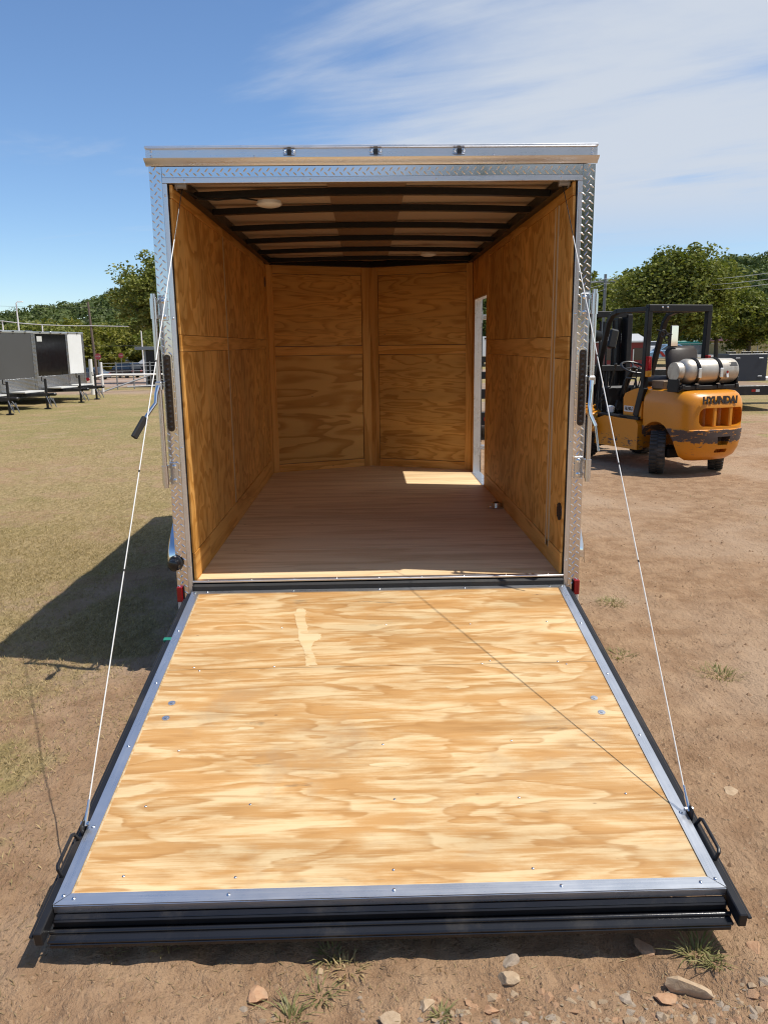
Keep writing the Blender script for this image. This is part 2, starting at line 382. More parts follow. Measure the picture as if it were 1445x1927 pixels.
# ------------------------------------------------------------------ the open cargo trailer
T = empty('cargo_trailer', (0, 0, 0), 0, 'open enclosed cargo trailer with plywood interior and lowered rear ramp', 'trailer')
W2, WO, WI = .9825, 1.065, .966
Z0, ZH, ZC = FZ, 2.455, 2.432
def box_part(name, mat, a, b, bev=.002, parent=T, **k): return MB().bx(a, b, bev).build(name, mat, parent, **k)
def screw(p, n, r=.007, mat=None, parent=T, name='screw'):
    p = Vector(p); n = Vector(n).normalized(); b = MB(); b.lathe(p, n, [(-.002, r), (r*.2, r), (r*.5, r*.72), (r*.62, r*.25)], 8)
    return b.build(name, mat or M['zinc'], parent)
# floor sheets
fl = [(.033, .62), (.622, 1.84), (1.842, 3.06), (3.062, 4.0)]
for a, b in fl:
    if b < 3.6: box_part('floor_sheet', M['floor_ply'], (-WI-.02, a, Z0-.02), (WI+.02, b, Z0), .0012)
    else:
        MB().prism([(-WI-.02, a), (WI+.02, a), (WI+.02, 3.6), (0, 4.0), (-WI-.02, 3.6)], .02, Matrix.Translation((0, 0, Z0-.02))).build('floor_sheet', M['floor_ply'], T)
# floor frame below
for y in (.06, .7, 1.3, 1.9, 2.5, 3.1): box_part('cross_member', M['black_steel'], (-1.0, y-.025, Z0-.1), (1.0, y+.025, Z0-.022))
for s in (-1, 1): box_part('main_rail', M['black_steel'], (s*.72-.03, .02, Z0-.2), (s*.72+.03, 3.5, Z0-.102))
# left wall: sheets and cover strips
def wall_sheets(s, mat, ysplit, zsplit):
    for y0, y1 in ysplit:
        for z0, z1 in zsplit: box_part('wall_sheet', mat, (s*WI, y0, z0), (s*(WI+.012), y1, z1), .0015)
wall_sheets(-1, M['lwall_ply'], [(.012, 1.358), (1.386, 3.43)], [(.632, 1.668), (1.752, 2.388)])
for y0, y1 in ((.012, .40), (.403, 1.37), (1.373, 3.43)):
    box_part('base_strip', M['strip_h'], (-WI+.004, y0, Z0+.001), (-WI-.01, y1, .630), .0012)
for y0, y1 in ((.012, 1.37), (1.373, 3.43)):
    box_part('middle_strip', M['strip_h'], (-WI+.0015, y0, 1.670), (-WI-.01, y1, 1.750), .001)
    box_part('top_strip', M['strip_h'], (-WI+.004, y0, 2.390), (-WI-.01, y1, 2.452), .001)
box_part('seam_batten', M['bare_edge'], (-WI+.003, 1.360, .632), (-WI-.01, 1.384, 2.388), .001)
box_part('corner_strip', M['strip_vy'], (-WI+.003, 3.434, Z0+.001), (-WI-.01, 3.598, ZC), .001)
# right wall, with the doorway
DY0, DY1, DZ = 2.735, 3.462, 2.098
wall_sheets(1, M['rwall_ply'], [(.012, .282), (.364, 2.655)], [(.60, 1.608), (1.722, 2.388)])
for y0, y1 in ((.012, .33), (.333, 2.655)):
    box_part('base_strip', M['strip_h'], (WI-.003, y0, Z0+.001), (WI+.01, y1, .598), .0012)
    box_part('middle_strip', M['strip_h'], (WI-.0015, y0, 1.610), (WI+.01, y1, 1.720), .001)
    box_part('top_strip', M['strip_h'], (WI-.004, y0, 2.390), (WI+.01, y1, 2.452), .001)
box_part('seam_batten', M['bare_edge'], (WI-.0045, .284, .56), (WI+.01, .300, 2.388), .001)
box_part('seam_batten', M['strip_vy'], (WI-.003, .302, .56), (WI+.01, .344, 2.388), .001)
box_part('seam_batten', M['bare_edge'], (WI-.0045, .346, .56), (WI+.01, .362, 2.388), .001)
box_part('door_side_strip', M['strip_vy'], (WI-.004, 2.658, Z0+.001), (WI+.01, 2.732, 2.452), .001)
box_part('over_door_sheet', M['rwall_ply'], (WI, 2.735, DZ+.003), (WI+.012, 3.598, 2.452), .001)
box_part('corner_strip', M['strip_vy'], (WI-.003, 3.466, Z0+.001), (WI+.01, 3.598, DZ), .001)
# doorway trim
DF = box_part('side_door_frame', M['alu_z'], (WI-.003, DY1-.016, Z0), (1.030, DY1-.001, DZ), .001)
box_part('door_sill', M['alu_y'], (WI-.02, DY0, Z0+.001), (1.036, DY1-.017, Z0+.005), .001)
box_part('door_head', M['alu_y'], (WI-.003, DY0, DZ-.012), (1.030, DY1-.017, DZ+.001), .001)
box_part('door_jamb', M['alu_z'], (WI-.001, DY0-.001, Z0+.006), (1.030, DY0+.010, DZ-.013), .001)
for z in (1.93, .72):
    k = MB(); k.bx((1.032, DY1-.012, z-.05), (1.038, DY1+.045, z+.05), .001); k.bx((1.038, DY1-.010, z-.022), (1.12, DY1+.030, z+.022), .003)
    k.build('latch_keeper', M['zinc'], T)
# front wall in two halves that meet in a shallow nose
AX, AY = WI, .385
nl = math.hypot(AX, AY)
def nose_box(s, name, mat, s0, s1, z0, z1, proud, bev=.001):
    ang = math.atan2(AY, AX); b = MB(); b.bx((s0, -proud, z0), (s1, .012, z1), bev)
    o = b.build(name, mat, T)
    R_ = Matrix.Rotation(ang, 4, 'Z') if s < 0 else Matrix.Rotation(math.pi-ang, 4, 'Z') @ Matrix.Diagonal((1, -1, 1, 1))
    o.data.transform(Matrix.Translation((s*WI, 3.6, 0)) @ R_)
    if s > 0: o.data.flip_normals()
    return o
for s in (-1, 1):
    nose_box(s, 'corner_strip', M['strip_v'], .004, .064, Z0+.001, ZC, .004)
    nose_box(s, 'base_strip', M['strip_hx'], .066, nl-.086, Z0+.001, .556, .003)
    nose_box(s, 'front_sheet', M['front_wide'] if s < 0 else M['front_fine'], .066, nl-.090, .561, 1.596, 0)
    nose_box(s, 'middle_strip', M['strip_hx'], .066, nl-.086, 1.600, 1.684, .002)
    nose_box(s, 'front_sheet', M['front_fine'], .066, nl-.090, 1.689, 2.350, 0)
    nose_box(s, 'top_strip', M['strip_hx'], .066, nl-.086, 2.354, ZC, .002)
    nose_box(s, 'centre_strip', M['strip_v'], nl-.084, nl-.002, Z0+.001, ZC, .006)
# outer skin and roof
for a, b in (((.0, Z0-.15), (DY0-.002, 2.556)), ((DY1, Z0-.15), (3.6, 2.556))): box_part('side_skin', M['skin'], (WI+.014, a[0]+.03, a[1]), (1.028, b[0], b[1]), .004)
box_part('side_skin', M['skin'], (WI+.014, DY0-.001, DZ+.003), (1.028, DY1-.001, 2.556), .004)
box_part('side_skin', M['skin'], (WI+.014, DY0-.001, Z0-.15), (1.028, DY1-.001, Z0-.002), .004)
box_part('side_skin', M['skin'], (-WI-.014, .03, Z0-.15), (-WO+.004, 3.6, 2.556), .004)
for s in (-1, 1):
    b = MB(); b.prism([(s*(WI+.0), 3.614), (0, 4.0), (0, 4.12), (s*(WO-.004), 3.70), (s*(WO-.004), 3.602), (s*(WI+.014), 3.602)], 2.556-Z0+.15, Matrix.Translation((0, 0, Z0-.15)))
    b.build('nose_skin', M['skin'], T)
MB().prism([(-WO, .02), (WO, .02), (WO, 3.70), (0, 4.12), (-WO, 3.70)], .014, Matrix.Translation((0, 0, 2.558))).build('roof', M['white_plastic'], T)
# ceiling: tan liner sheets, dark middle sheet, black bows and edge rails
for s in (-1, 1):
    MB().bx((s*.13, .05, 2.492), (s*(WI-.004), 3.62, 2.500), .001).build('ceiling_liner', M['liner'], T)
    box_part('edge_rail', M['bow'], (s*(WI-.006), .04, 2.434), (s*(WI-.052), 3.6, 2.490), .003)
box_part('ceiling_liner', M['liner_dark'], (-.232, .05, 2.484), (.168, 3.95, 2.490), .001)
for y in (.30, .80, 1.46, 2.10, 2.79, 3.46):
    b = MB(); n = 10
    pts = [(-WI+.055+(2*WI-.11)*i/n, y, 2.448+.018*(1-(2*i/n-1)**2)) for i in range(n+1)]
    for i in range(n): b.bar(pts[i], pts[i+1], .042, .034, 0)
    b.build('roof_bow', M['bow'], T)
for s in (-1, 1):
    b = MB(); b.bar((s*(WI-.05), 3.585, 2.452), (0, 3.955, 2.452), .05, .05, .003); b.build('front_rail', M['bow'], T)
for x, y in ((-.54, .345), (.478, 2.755)):
    b = MB(); b.lathe((x, y, 2.418), (0, 0, -1), [(-.012, .062), (.004, .066), (.012, .058), (.018, .035), (.020, .0)], 24)
    lamp = b.build('dome_lamp', M['white_plastic'], T)
    MB().torus((x, y, 2.409), (0, 0, 1), .036, .0025, 24, 6).build('lens_ring', M['white_plastic'], lamp)
MB().tube([(-.93, .10, 2.45), (-.88, .24, 2.425), (-.80, .29, 2.428), (-.68, .29, 2.437), (-.60, .33, 2.432), (-.56, .345, 2.425)], .004, 6).build('lamp_wire', M['black_plastic'], T)
# vents and floor flange
for s, y, z in ((1, .062, .813), (-1, 3.50, 2.27)):
    b = MB(); b.lathe((s*(WI-.002), y, z), (-s, 0, 0), [(-.01, .047), (.003, .047), (.006, .043), (.002, .038), (.002, .001)], 24); v = b.build('side_vent', M['black_plastic'], T)
    for i in range(-2, 3): MB().bx((s*(WI-.004), y-.034, z+i*.015-.0025), (s*(WI-.008), y+.034, z+i*.015+.0025)).build('vent_slat', M['black_plastic'], v)
q = G(935, 955, Z0)
b = MB(); b.box((q[0], q[1], Z0+.004), (.13, .085, .006), .002); fg = b.build('floor_flange', M['zinc'], T)
b = MB(); b.lathe((q[0]-.005, q[1], Z0+.007), (0, 0, 1), [(0, .036), (.03, .034), (.034, .030), (.034, .024), (.01, .022), (.01, .001)], 16); b.build('flange_socket', M['zinc'], fg)
for dx in (-.05, .05): screw((q[0]+dx, q[1], Z0+.007), (0, 0, 1), .006, parent=fg)

# ---- rear frame
def lugs(name, x0, x1, z0, z1, y=-.0012, p=.0365, L_=.0135, w_=.0036, h=.0024, vert=True):
    b = MB(); rr = random.Random(int(abs(x0)*1000))
    nx = int((x1-x0)/p*2)+2; nz = int((z1-z0)/p*2)+2
    for i in range(nx):
        for k in range(nz):
            if (i+k) % 2: continue
            cx = x0+.009+i*p/2; cz = z0+.010+k*p/2
            if cx > x1-.006 or cz > z1-.006: continue
            a = math.radians(-38 if i % 2 == 0 else 52) if vert else math.radians(-42 if k % 2 == 0 else 48)
            l_ = min(L_, (cx-x0-.0005)/max(.2, abs(math.cos(a))), (x1-cx-.0005)/max(.2, abs(math.cos(a))))
            ca, sa = math.cos(a), math.sin(a)
            def P(u, v, d): return (cx+u*ca-v*sa, y-d, cz+u*sa+v*ca)
            vs = [P(-l_, 0, 0), P(-l_*.5, -w_, 0), P(l_*.5, -w_, 0), P(l_, 0, 0), P(l_*.5, w_, 0), P(-l_*.5, w_, 0), P(-l_*.5, 0, h), P(l_*.5, 0, h)]
            b.add(vs, [(0, 1, 6), (1, 2, 7, 6), (2, 3, 7), (3, 4, 7), (4, 5, 6, 7), (5, 0, 6)])
    return b
# top cap: a shallow gutter
b = MB()
b.bx((-1.072, -.012, 2.562), (1.068, .03, 2.608), .001); cap = b.build('roof_cap', M['alu_x'], T)
b = MB(); b.bx((-1.074, -.026, 2.604), (1.070, .05, 2.617), .004); b.build('cap_lip', M['alu_x'], T)
b = MB(); b.prism([(-.046, 2.558), (.0, 2.562), (.0, 2.530), (-.010, 2.530), (-.020, 2.540), (-.040, 2.549)], 2.145, Matrix(((0, 0, 1, -1.075), (1, 0, 0, 0), (0, 1, 0, 0), (0, 0, 0, 1))))
b.build('drip_rail', M['alu_x'], T)
for x in (-1.045, 1.042):
    for z in (2.572, 2.594): screw((x, -.0125, z), (0, -1, 0), .006)
for x in (-.56, .57): screw((x, -.0125, 2.570), (0, -1, 0), .005)
for x in (-.396, .012, .407):
    b = MB(); b.box((x, -.017, 2.587), (.058, .008, .030), .004); lt = b.build('clearance_light', M['zinc'], T)
    MB().box((x, -.024, 2.585), (.022, .010, .026), .003).build('light_lens', M['black_plastic'], lt)
    for d in (-.021, .021): MB().lathe((x+d, -.021, 2.587), (0, -1, 0), [(0, .0085), (.005, .0075), (.009, .003)], 10).build('light_bolt', M['chrome'], lt)
# tread plate header and jambs
box_part('header_plate', M['tread'], (-1.004, -.001, 2.481), (1.004, .03, 2.5285), .0005)
lugs('l', -1.003, 1.003, 2.483, 2.528, y=-.0008, vert=False).build('tread_lugs', M['tread'], T, kind='stuff')
box_part('header_trim', M['alu_x'], (-1.004, -.004, ZH), (1.004, .034, 2.480), .001)
box_part('header_backing', M['black_steel'], (-WI, .036, ZH+.002), (WI, .045, 2.53), 0)
for s in (-1, 1):
    x0, x1 = sorted((s*1.0055, s*WO)); tx0, tx1 = sorted((s*W2, s*1.0045))
    box_part('jamb_plate', M['tread'], (x0, -.001, .372), (x1, .03, 2.5285), .0005)
    lugs('l', x0, x1, .374, 2.527, y=-.0008).build('tread_lugs', M['tread'], T, kind='stuff')
    box_part('jamb_trim', M['alu_z'], (tx0, -.004, .40), (tx1, .034, 2.4535), .001)
    x2, x3 = sorted((s*1.0475, s*(WO+.001)))
    box_part('jamb_foot', M['white_plastic'], (x2, -.006, .330), (x3, .04, .3705), .002)
    for z in (2.40, 1.83, 1.19, .56): screw((s*.9935, -.0042, z), (0, -1, 0), .0055)
    for i in range(30): screw((s*(WO-.0005), .014, .45+i*.07), (s, 0, 0), .005, name='rivet')
    # reflector
    b = MB(); b.bx((min(s*1.036, s*1.066), -.022, .375), (max(s*1.036, s*1.066), -.0015, .455), .003); rf = b.build('red_reflector', M['red_lens'], T)
    MB().bx((min(s*1.030, s*1.0355), -.012, .373), (max(s*1.030, s*1.0355), -.0015, .457), .002).build('reflector_base', M['black_plastic'], rf)
for x in (-.9, -.3, .3, .9): screw((x, -.0042, 2.468), (0, -1, 0), .0045)
# sill and rubber
box_part('threshold_strip', M['alu_x'], (-W2+.001, -.006, Z0-.008), (W2-.001, .032, Z0+.003), .002)
for x in np.linspace(-.9, .9, 9): screw((x, .004, Z0+.003), (0, 0, 1), .005)
MB().bx((-W2, -.030, Z0-.052), (W2, -.007, Z0-.011), .010).build('sill_seal', M['black_rubber'], T)
box_part('rear_bumper', M['black_steel'], (-1.03, .036, .335), (1.03, .10, Z0-.022), .003)
b = MB(); b.tube([(-.95, -.016, Z0-.062), (.95, -.016, Z0-.062)], .012, 12); b.build('hinge_pin', M['black_steel'], T)
# tail lamps, latch bars
def stadium(w, h, n=8):
    r = w/2; p = [(r*math.cos(math.pi*i/n), h/2-r+r*math.sin(math.pi*i/n)) for i in range(n+1)]
    return p + [(-x, -y) for x, y in p]
MX = Matrix(((1, 0, 0, 0), (0, 0, -1, 0), (0, 1, 0, 0), (0, 0, 0, 1)))
for s in (-1, 1):
    x, z = s*1.036, 1.466
    b = MB(); b.prism(stadium(.046, .400), .007, Matrix.Translation((x, -.0025, z)) @ MX); tl = b.build('tail_light', M['chrome'], T)
    MB().prism(stadium(.033, .382), .006, Matrix.Translation((x, -.0085, z)) @ MX).build('lamp_lens', M['dark_lens'], tl)
    for i in range(14): MB().lathe((x, -.0142, z-.170+i*.026), (0, -1, 0), [(0, .0095), (.003, .008), (.0045, .004), (.0048, .0005)], 10).build('led_cell', M['led'], tl)
    rx = s*1.070
    lk = MB(); lk.cyl((rx, -.062, .995), (rx, -.062, 1.945), .0125, n=14); bar = lk.build('latch_bar', M['zinc'], T)
    for z in (1.875, 1.060):
        x0, x1 = sorted((s*1.018, s*1.060))
        k = MB(); k.bx((x0, -.008, z-.056), (x1, -.0025, z+.056), .003); br = k.build('latch_bracket', M['zinc'], T)
        for d in (-.036, .036):
            MB().bx((rx-.005, -.066, z+d-.009), (rx+.005, -.002, z+d+.009), .002).build('bracket_arm', M['zinc'], br)
            screw((s*1.036, -.0082, z+d), (0, -1, 0), .011, M['chrome'], br, 'bolt')
        MB().lathe((rx, -.062, z-.048), (0, 0, 1), [(0, .017), (.096, .017)], 14).build('bar_collar', M['zinc'], br)
    if s < 0:
        pts = [(rx, -.078, 1.505), (rx-.008, -.095, 1.47), (rx-.012, -.105, 1.425), (rx-.032, -.125, 1.395), (rx-.062, -.160, 1.345)]
        grip = [(rx-.055, -.150, 1.360), (rx-.102, -.205, 1.268)]
    else:
        pts = [(rx-.004, -.078, 1.505), (rx-.010, -.090, 1.45), (rx-.016, -.10, 1.385), (rx-.010, -.11, 1.34), (rx+.012, -.13, 1.285)]
        grip = [(rx+.011, -.129, 1.290), (rx+.026, -.15, 1.160)]
    MB().tube(pts, [.012, .010, .009, .009, .009], 10).build('latch_handle', M['chrome'], bar)
    if s < 0: MB().bar(grip[0], grip[1], .022, .030, .003).build('handle_grip', M['black_rubber'], bar)
    else: MB().bar(grip[0], grip[1], .005, .010, .002).build('handle_grip', M['zinc'], bar)
    MB().bx((rx-.016, -.082, 1.485), (rx+.016, -.048, 1.528), .005).build('handle_pivot', M['zinc'], bar)
b = MB(); b.lathe((-1.062, -.002, .585), (-.35, -1, 0), [(0, .040), (.010, .039), (.014, .033)], 24); pl = b.build('plate_lamp', M['black_plastic'], T)
b.__init__(); b.lathe((-1.066, -.014, .578), (-.35, -1, -.1), [(0, .034), (.020, .031), (.026, .020), (.027, .001)], 20); b.build('lamp_dome', M['black_gloss'], pl)
screw((-1.063, -.016, .622), (0, -1, 0), .006, M['chrome'], pl)
# fenders, wheels
for s in (-1, 1):
    b = MB(); n = 14; pr = []
    for i in range(n+1):
        a = math.radians(8+164*i/n); pr.append((1.30-.62*math.cos(a), .28+.44*math.sin(a)**.7))
    vs = []
    for y, z in pr:
        vs += [(s*1.062, y, z), (s*1.280, y, z-.005), (s*1.292, y, z-.045)]
    fs = []
    for i in range(n):
        for k in range(2): fs.append((i*3+k, i*3+k+1, i*3+3+k+1, i*3+3+k))
    b.add(vs, fs); fe = b.build('fender', M['chrome'], T, 60)
    md = fe.modifiers.new('thick', 'SOLIDIFY'); md.thickness = .004
    b = MB(); b.lathe((s*1.09, 1.30, .33), (s, 0, 0), [(-.0, .19), (.0, .29), (.02, .325), (.07, .33), (.13, .325), (.15, .29), (.145, .19)], 32); wh = b.build('wheel', M['black_rubber'], T)
    b = MB(); b.lathe((s*1.10, 1.30, .33), (s, 0, 0), [(.0, .05), (.08, .07), (.10, .10), (.11, .17), (.13, .19), (.10, .195)], 24); b.build('rim', M['zinc'], wh)
MB().cyl((-1.1, 1.30, .33), (1.1, 1.30, .33), .03, n=10).build('axle', M['black_steel'], T)
# tongue at the far end, with jack
b = MB()
for s in (-1, 1): b.bar((s*.6, 3.5, Z0-.16), (0, 5.2, Z0-.16), .05, .09, .004)
b.build('tongue', M['black_steel'], T)
b = MB(); b.cyl((0, 5.0, .02), (0, 5.0, .75), .028, n=12); b.box((0, 5.0, .012), (.16, .16, .012)); b.cyl((0, 5.0, .7), (.12, 5.0, .74), .01); b.build('tongue_jack', M['black_steel'], T)

# ---- ramp
RA = math.atan2(.3185, 1.972)
RL = 1.9975
b = MB()
for s in (-1, 1):
    x0, x1 = sorted((s*.9835, s*1.008)); b.bx((x0, -2.088, -.050), (x1, -.01, -.004), .003)
    x0, x1 = sorted((s*1.008, s*1.020)); b.bx((x0, -2.088, -.022), (x1, -.05, -.014), .002)
b.bx((-.980, -2.024, -.056), (.980, -1.992, -.030), .004)
for y in (-.5, -1.0, -1.5): b.bx((-.98, y-.02, -.06), (.98, y+.02, -.02), .002)
ramp = b.build('ramp_door', M['black_steel'], T); ramp.location = (0, -.025, FZ-.048); ramp.rotation_euler = (RA, 0, 0)
def rp(name, mat, a, b_, bev=.001, **k): return MB().bx(a, b_, bev).build(name, mat, ramp, **k)
rp('ramp_sheet', M['ramp_ply'], (-.946, -.7535, -.018), (.946, -.034, 0), .0008)
rp('ramp_sheet', M['ramp_ply'], (-.946, -1.957, -.018), (.946, -.7552, -.0004), .0008)
def trim(poly, mat): MB().prism(poly, .0035, Matrix.Translation((0, 0, .0005))).build('ramp_trim', mat, ramp)
g = .0008
for s in (-1, 1): trim([(s*W2, -.004-g*3), (s*.944, -.036-g), (s*.944, -1.9565+g), (s*W2, -RL+g*3)], M['alu_y'])
trim([(-W2+g*3, -.004), (-.944+g, -.036), (.944-g, -.036), (W2-g*3, -.004)], M['alu_x'])
trim([(-W2+g*3, -RL), (-.944+g, -1.9565), (.944-g, -1.9565), (W2-g*3, -RL)], M['alu_x'])
rp('trim_lip', M['alu_x'], (-W2, -RL-.001, -.026), (W2, -RL+.003, .0002))
rp('sheet_edge', M['bare_edge'], (-.9435, -1.956, -.001), (-.937, -.037, .0012), .0004)
rp('sheet_edge', M['bare_edge'], (-.936, -1.956, -.001), (.9435, -1.9515, .0012), .0004)
b = MB(); b.bx((-.983, -2.072, -.066), (.983, -2.032, -.054), .004); b.bx((-.983, -2.06, -.0665), (.983, -1.985, -.0585)); b.tube([(-.983, -2.040, -.052), (.983, -2.040, -.052)], .007, 12); b.bx((-.975, -2.074, -.078), (.975, -2.066, -.064), .002)
b.build('flap_hinge_rail', M['black_gloss'], ramp)
b = MB(); b.bx((-.978, -2.020, -.0305), (.978, -2.001, -.026), .002); b.build('weld_strip', M['black_gloss'], ramp)
rr = random.Random(4)
for s in (-1, 1):
    for y in (-.022, -.42, -.86, -1.28, -1.69, -1.965): screw((s*.963, y, .004), (0, 0, 1), .0062, parent=ramp)
for y, xs in ((-.018, (-.90, -.45, 0, .45, .90)), (-1.976, (-.93, -.48, .005, .50, .915))):
    for x in xs: screw((x, y, .004), (0, 0, 1), .0062, parent=ramp)
for x, y in ((-.864, -1.003), (-.865, -1.104), (.858, -1.03), (.861, -1.128)):
    b = MB(); b.lathe((x, y, 0), (0, 0, 1), [(0, .0155), (.0022, .0148), (.0030, .010), (.0018, .008), (.004, .007), (.0045, .001)], 18); b.build('elevator_bolt', M['alu_x'], ramp)
for x in (-.45, .0, .45, -.80, .80):
    for y in (-.40, -.742, -.765, -1.30, -1.60, -1.9):
        if rr.random() < .78: screw((x+rr.uniform(-.03, .03), y+rr.uniform(-.012, .012), 0), (0, 0, 1), .0046, parent=ramp)
pp = [(-.418, -.215), (-.392, -.205), (-.372, -.225), (-.368, -.32), (-.352, -.40), (-.345, -.455), (-.305, -.462), (-.285, -.475), (-.283, -.515), (-.312, -.535), (-.325, -.60), (-.300, -.68), (-.288, -.738), (-.338, -.742), (-.345, -.66), (-.362, -.585), (-.385, -.52), (-.392, -.44), (-.412, -.35), (-.424, -.27)]
pr2 = []
for i, p in enumerate(pp):
    p2 = pp[(i+1) % len(pp)]
    for k in range(5): pr2.append((p[0]+(p2[0]-p[0])*k/5+rr.uniform(-.003, .003), p[1]+(p2[1]-p[1])*k/5+rr.uniform(-.004, .004)))
MB().prism(pr2[::-1], .0009, Matrix.Translation((0, 0, .0002))).build('filler_patch', M['patch'], ramp, 0)
for cx_, cy_, a_, b_ in ((.01, -1.412, .075, .0125), (.31, -.93, .05, .011), (-.55, -1.18, .045, .010)):
    MB().prism([(cx_+a_*math.cos(q_)*(1-.15*math.sin(q_)**2), cy_+b_*math.sin(q_)) for q_ in np.linspace(0, 2*math.pi, 28, endpoint=False)], .0006, Matrix.Translation((0, 0, -.0002))).build('oval_plug', M['patch'], ramp, 0)
M['tape'] = plain('green_tape', (.02, .22, .15), .5, 0, .1, 9.)
rp('tape_mark', M['tape'], (-1.0215, -.49, -.0135), (-.984, -.465, -.0032), .0005)
# handles, cable anchors on the ramp's side rails
for s in (-1, 1):
    b = MB(); b.tube([(s*.994, -1.735, -.01), (s*1.006, -1.740, .022), (s*1.009, -1.750, .027), (s*1.009, -1.872, .027), (s*1.006, -1.882, .022), (s*.994, -1.886, -.01)], .0058, 10)
    b.build('ramp_handle', M['black_steel'], ramp)
    b = MB(); b.bx((s*.990-.003, -1.722, -.01), (s*.990+.003, -1.672, .036), .003); an = b.build('cable_anchor', M['black_steel'], ramp)
    MB().cyl((s*.972, -1.694, .022), (s*.999, -1.694, .022), .007, n=10).build('anchor_bolt', M['zinc'], an)
    MB().tube([(s*.984, -1.700, .018), (s*.984, -1.690, .030), (s*.982, -1.668, .052)], .006, 8).build('cable_eye', M['zinc'], an)
# lift cables
bpy.context.view_layer.update()
for s in (-1, 1):
    lo = ramp.matrix_world @ Vector((s*.982, -1.668, .052)); hi = Vector((s*.925, .055, 2.437)); mid = hi.lerp(lo, .115)
    b = MB(); b.tube([mid, lo], .0022, 8); b.build('lift_cable', M['white_cable'], T)
    MB().tube([hi, mid], .0020, 8).build('shaded_cable_top', M['black_steel'], T)  # dark steel upper stretch, black standing in for the shade on it
    MB().tube([lo, lo.lerp(hi, .012)], .0050, 8).build('cable_ferrule', M['zinc'], T)
    for f_ in (.36, .55, .70): MB().tube([hi.lerp(lo, f_), hi.lerp(lo, f_+.003)], .0036, 8).build('cable_band', M['black_rubber'], T)
    b = MB(); b.tube([(s*.90, .05, 2.452), (s*.955, .05, 2.452)], [.018, .018], 16); b.torus((s*.948, .05, 2.452), (1, 0, 0), .019, .005, 20, 6); b.build('cable_drum', M['steel_dark'], T)
# ------------------------------------------------------------------ ground
def grow(a, b, d0, k):
    out = [a]; d = d0
    while out[-1] < b: d *= k; out.append(out[-1]+d)
    return out
xr = grow(5.2, 4000, .06, 1.13); xl = [-v for v in grow(7.0, 4000, .06, 1.13)][::-1]
xs = np.array(xl + list(np.arange(-6.96, -1.75, .04)) + list(np.arange(-1.74, 1.74, .014)) + list(np.arange(1.75, 5.18, .035)) + xr)
ys = np.array([-v for v in grow(3.4, 4000, .06, 1.16)][::-1] + list(np.arange(-3.36, -2.52, .05)) + list(np.arange(-2.5, -2.0, .012)) + list(np.arange(-1.98, 2., .032)) + list(np.arange(2.02, 12, .06)) + grow(12.05, 4000, .10, 1.05))
GX, GY = np.meshgrid(xs, ys, indexing='ij')
def grass_amount(x, y):
    """1 where turf grows, 0 on bare dirt"""
    n = fbm(x*.55+3, y*.55+9, 4); n2 = fbm(x*1.9+40, y*1.9+11, 3)
    edge = -1.05 - .35*sstep(-y, .4, 1.5) - .9*sstep(-y, 1.4, 2.6)
    left = sstep(edge-x + (n-.5)*1.9 + (n2-.5)*.8, -.25, .55)
    left = left*(.45+.55*sstep(n2, .36, .58))*(1-.45*sstep(-y, .0, 1.2))
    worn = np.exp(-((x+5.0)**2/5 + (y-7.0)**2/3))*.7*sstep(n2, .4, .6)
    right = sstep(n*.6+n2*.4, .56, .68)*sstep(x, 1.0, 2.)*(.25+.75*sstep(y, 5., 11.))*(.35+.65*sstep(y, -1.5, 1.))
    far = sstep(y, 10., 17.)*.8*sstep(x, 0., 2.)*(.4+.6*n)
    return np.clip(np.maximum(np.maximum(left-worn, right*.75), far), 0, 1)
def ground_z(x, y):
    near = np.exp(-(x**2+(y+2)**2)/60.)
    h = (fbm(x*.9, y*.9, 3)-.5)*.05*near + (fbm(x*6+5, y*6, 3)-.5)*.036*near + (fbm(x*13+25, y*13, 2)-.5)*.012*near
    fine = np.exp(-((y+2.25)/.5)**2)*np.exp(-(x/2.2)**4)
    h = h + (fbm(x*22, y*22, 3)-.5)*.020*fine + np.clip(fbm(x*9+50, y*9+70, 3)-.55, 0, 1)*.06*fine
    dip = sstep(-y, 1.5, 2.0)*np.exp(-(x/2.6)**4)*.026*(1-.6*sstep(-y, 3, 6))
    # tyre and shoe scuffs in the bare dirt on the right
    scuff = (vn(x*9+y*2, y*26)-.5)*.018*sstep(x, 1.1, 1.6)*np.exp(-((x-2.5)/2)**2-((y)/3)**2)
    return h - dip - .012 + scuff - land_drop(x, y)
def land_drop(x, y):                     # the yard falls away gently beyond the fence on the left
    return 2.0*sstep(np.asarray(y, dtype=float), 30., 90.)*sstep(-np.asarray(x, dtype=float), 0., 8.)
GZ = ground_z(GX, GY); GA = grass_amount(GX, GY)
nx_, ny_ = GX.shape
V = np.stack([GX, GY, GZ], -1).reshape(-1, 3)
ii = np.arange(nx_*ny_).reshape(nx_, ny_)
F = np.stack([ii[:-1, :-1], ii[1:, :-1], ii[1:, 1:], ii[:-1, 1:]], -1).reshape(-1, 4)
me = bpy.data.meshes.new('ground'); me.vertices.add(len(V)); me.vertices.foreach_set('co', V.reshape(-1).astype(np.float32))
me.loops.add(F.size); me.loops.foreach_set('vertex_index', F.reshape(-1).astype(np.int32))
me.polygons.add(len(F)); me.polygons.foreach_set('loop_start', np.arange(0, F.size, 4, dtype=np.int32)); me.update(calc_edges=True)
at = me.attributes.new('turf', 'FLOAT', 'POINT'); at.data.foreach_set('value', GA.reshape(-1).astype(np.float32))
lot = np.maximum(sstep(GY, 30.5, 32.5)*sstep(-GX, 2., 6.)*(1-sstep(GY, 95., 110.)), sstep(GY, 25.6, 26.8)*(1-sstep(GY, 28.2, 29.2))*sstep(-GX, 2., 5.)*.8)
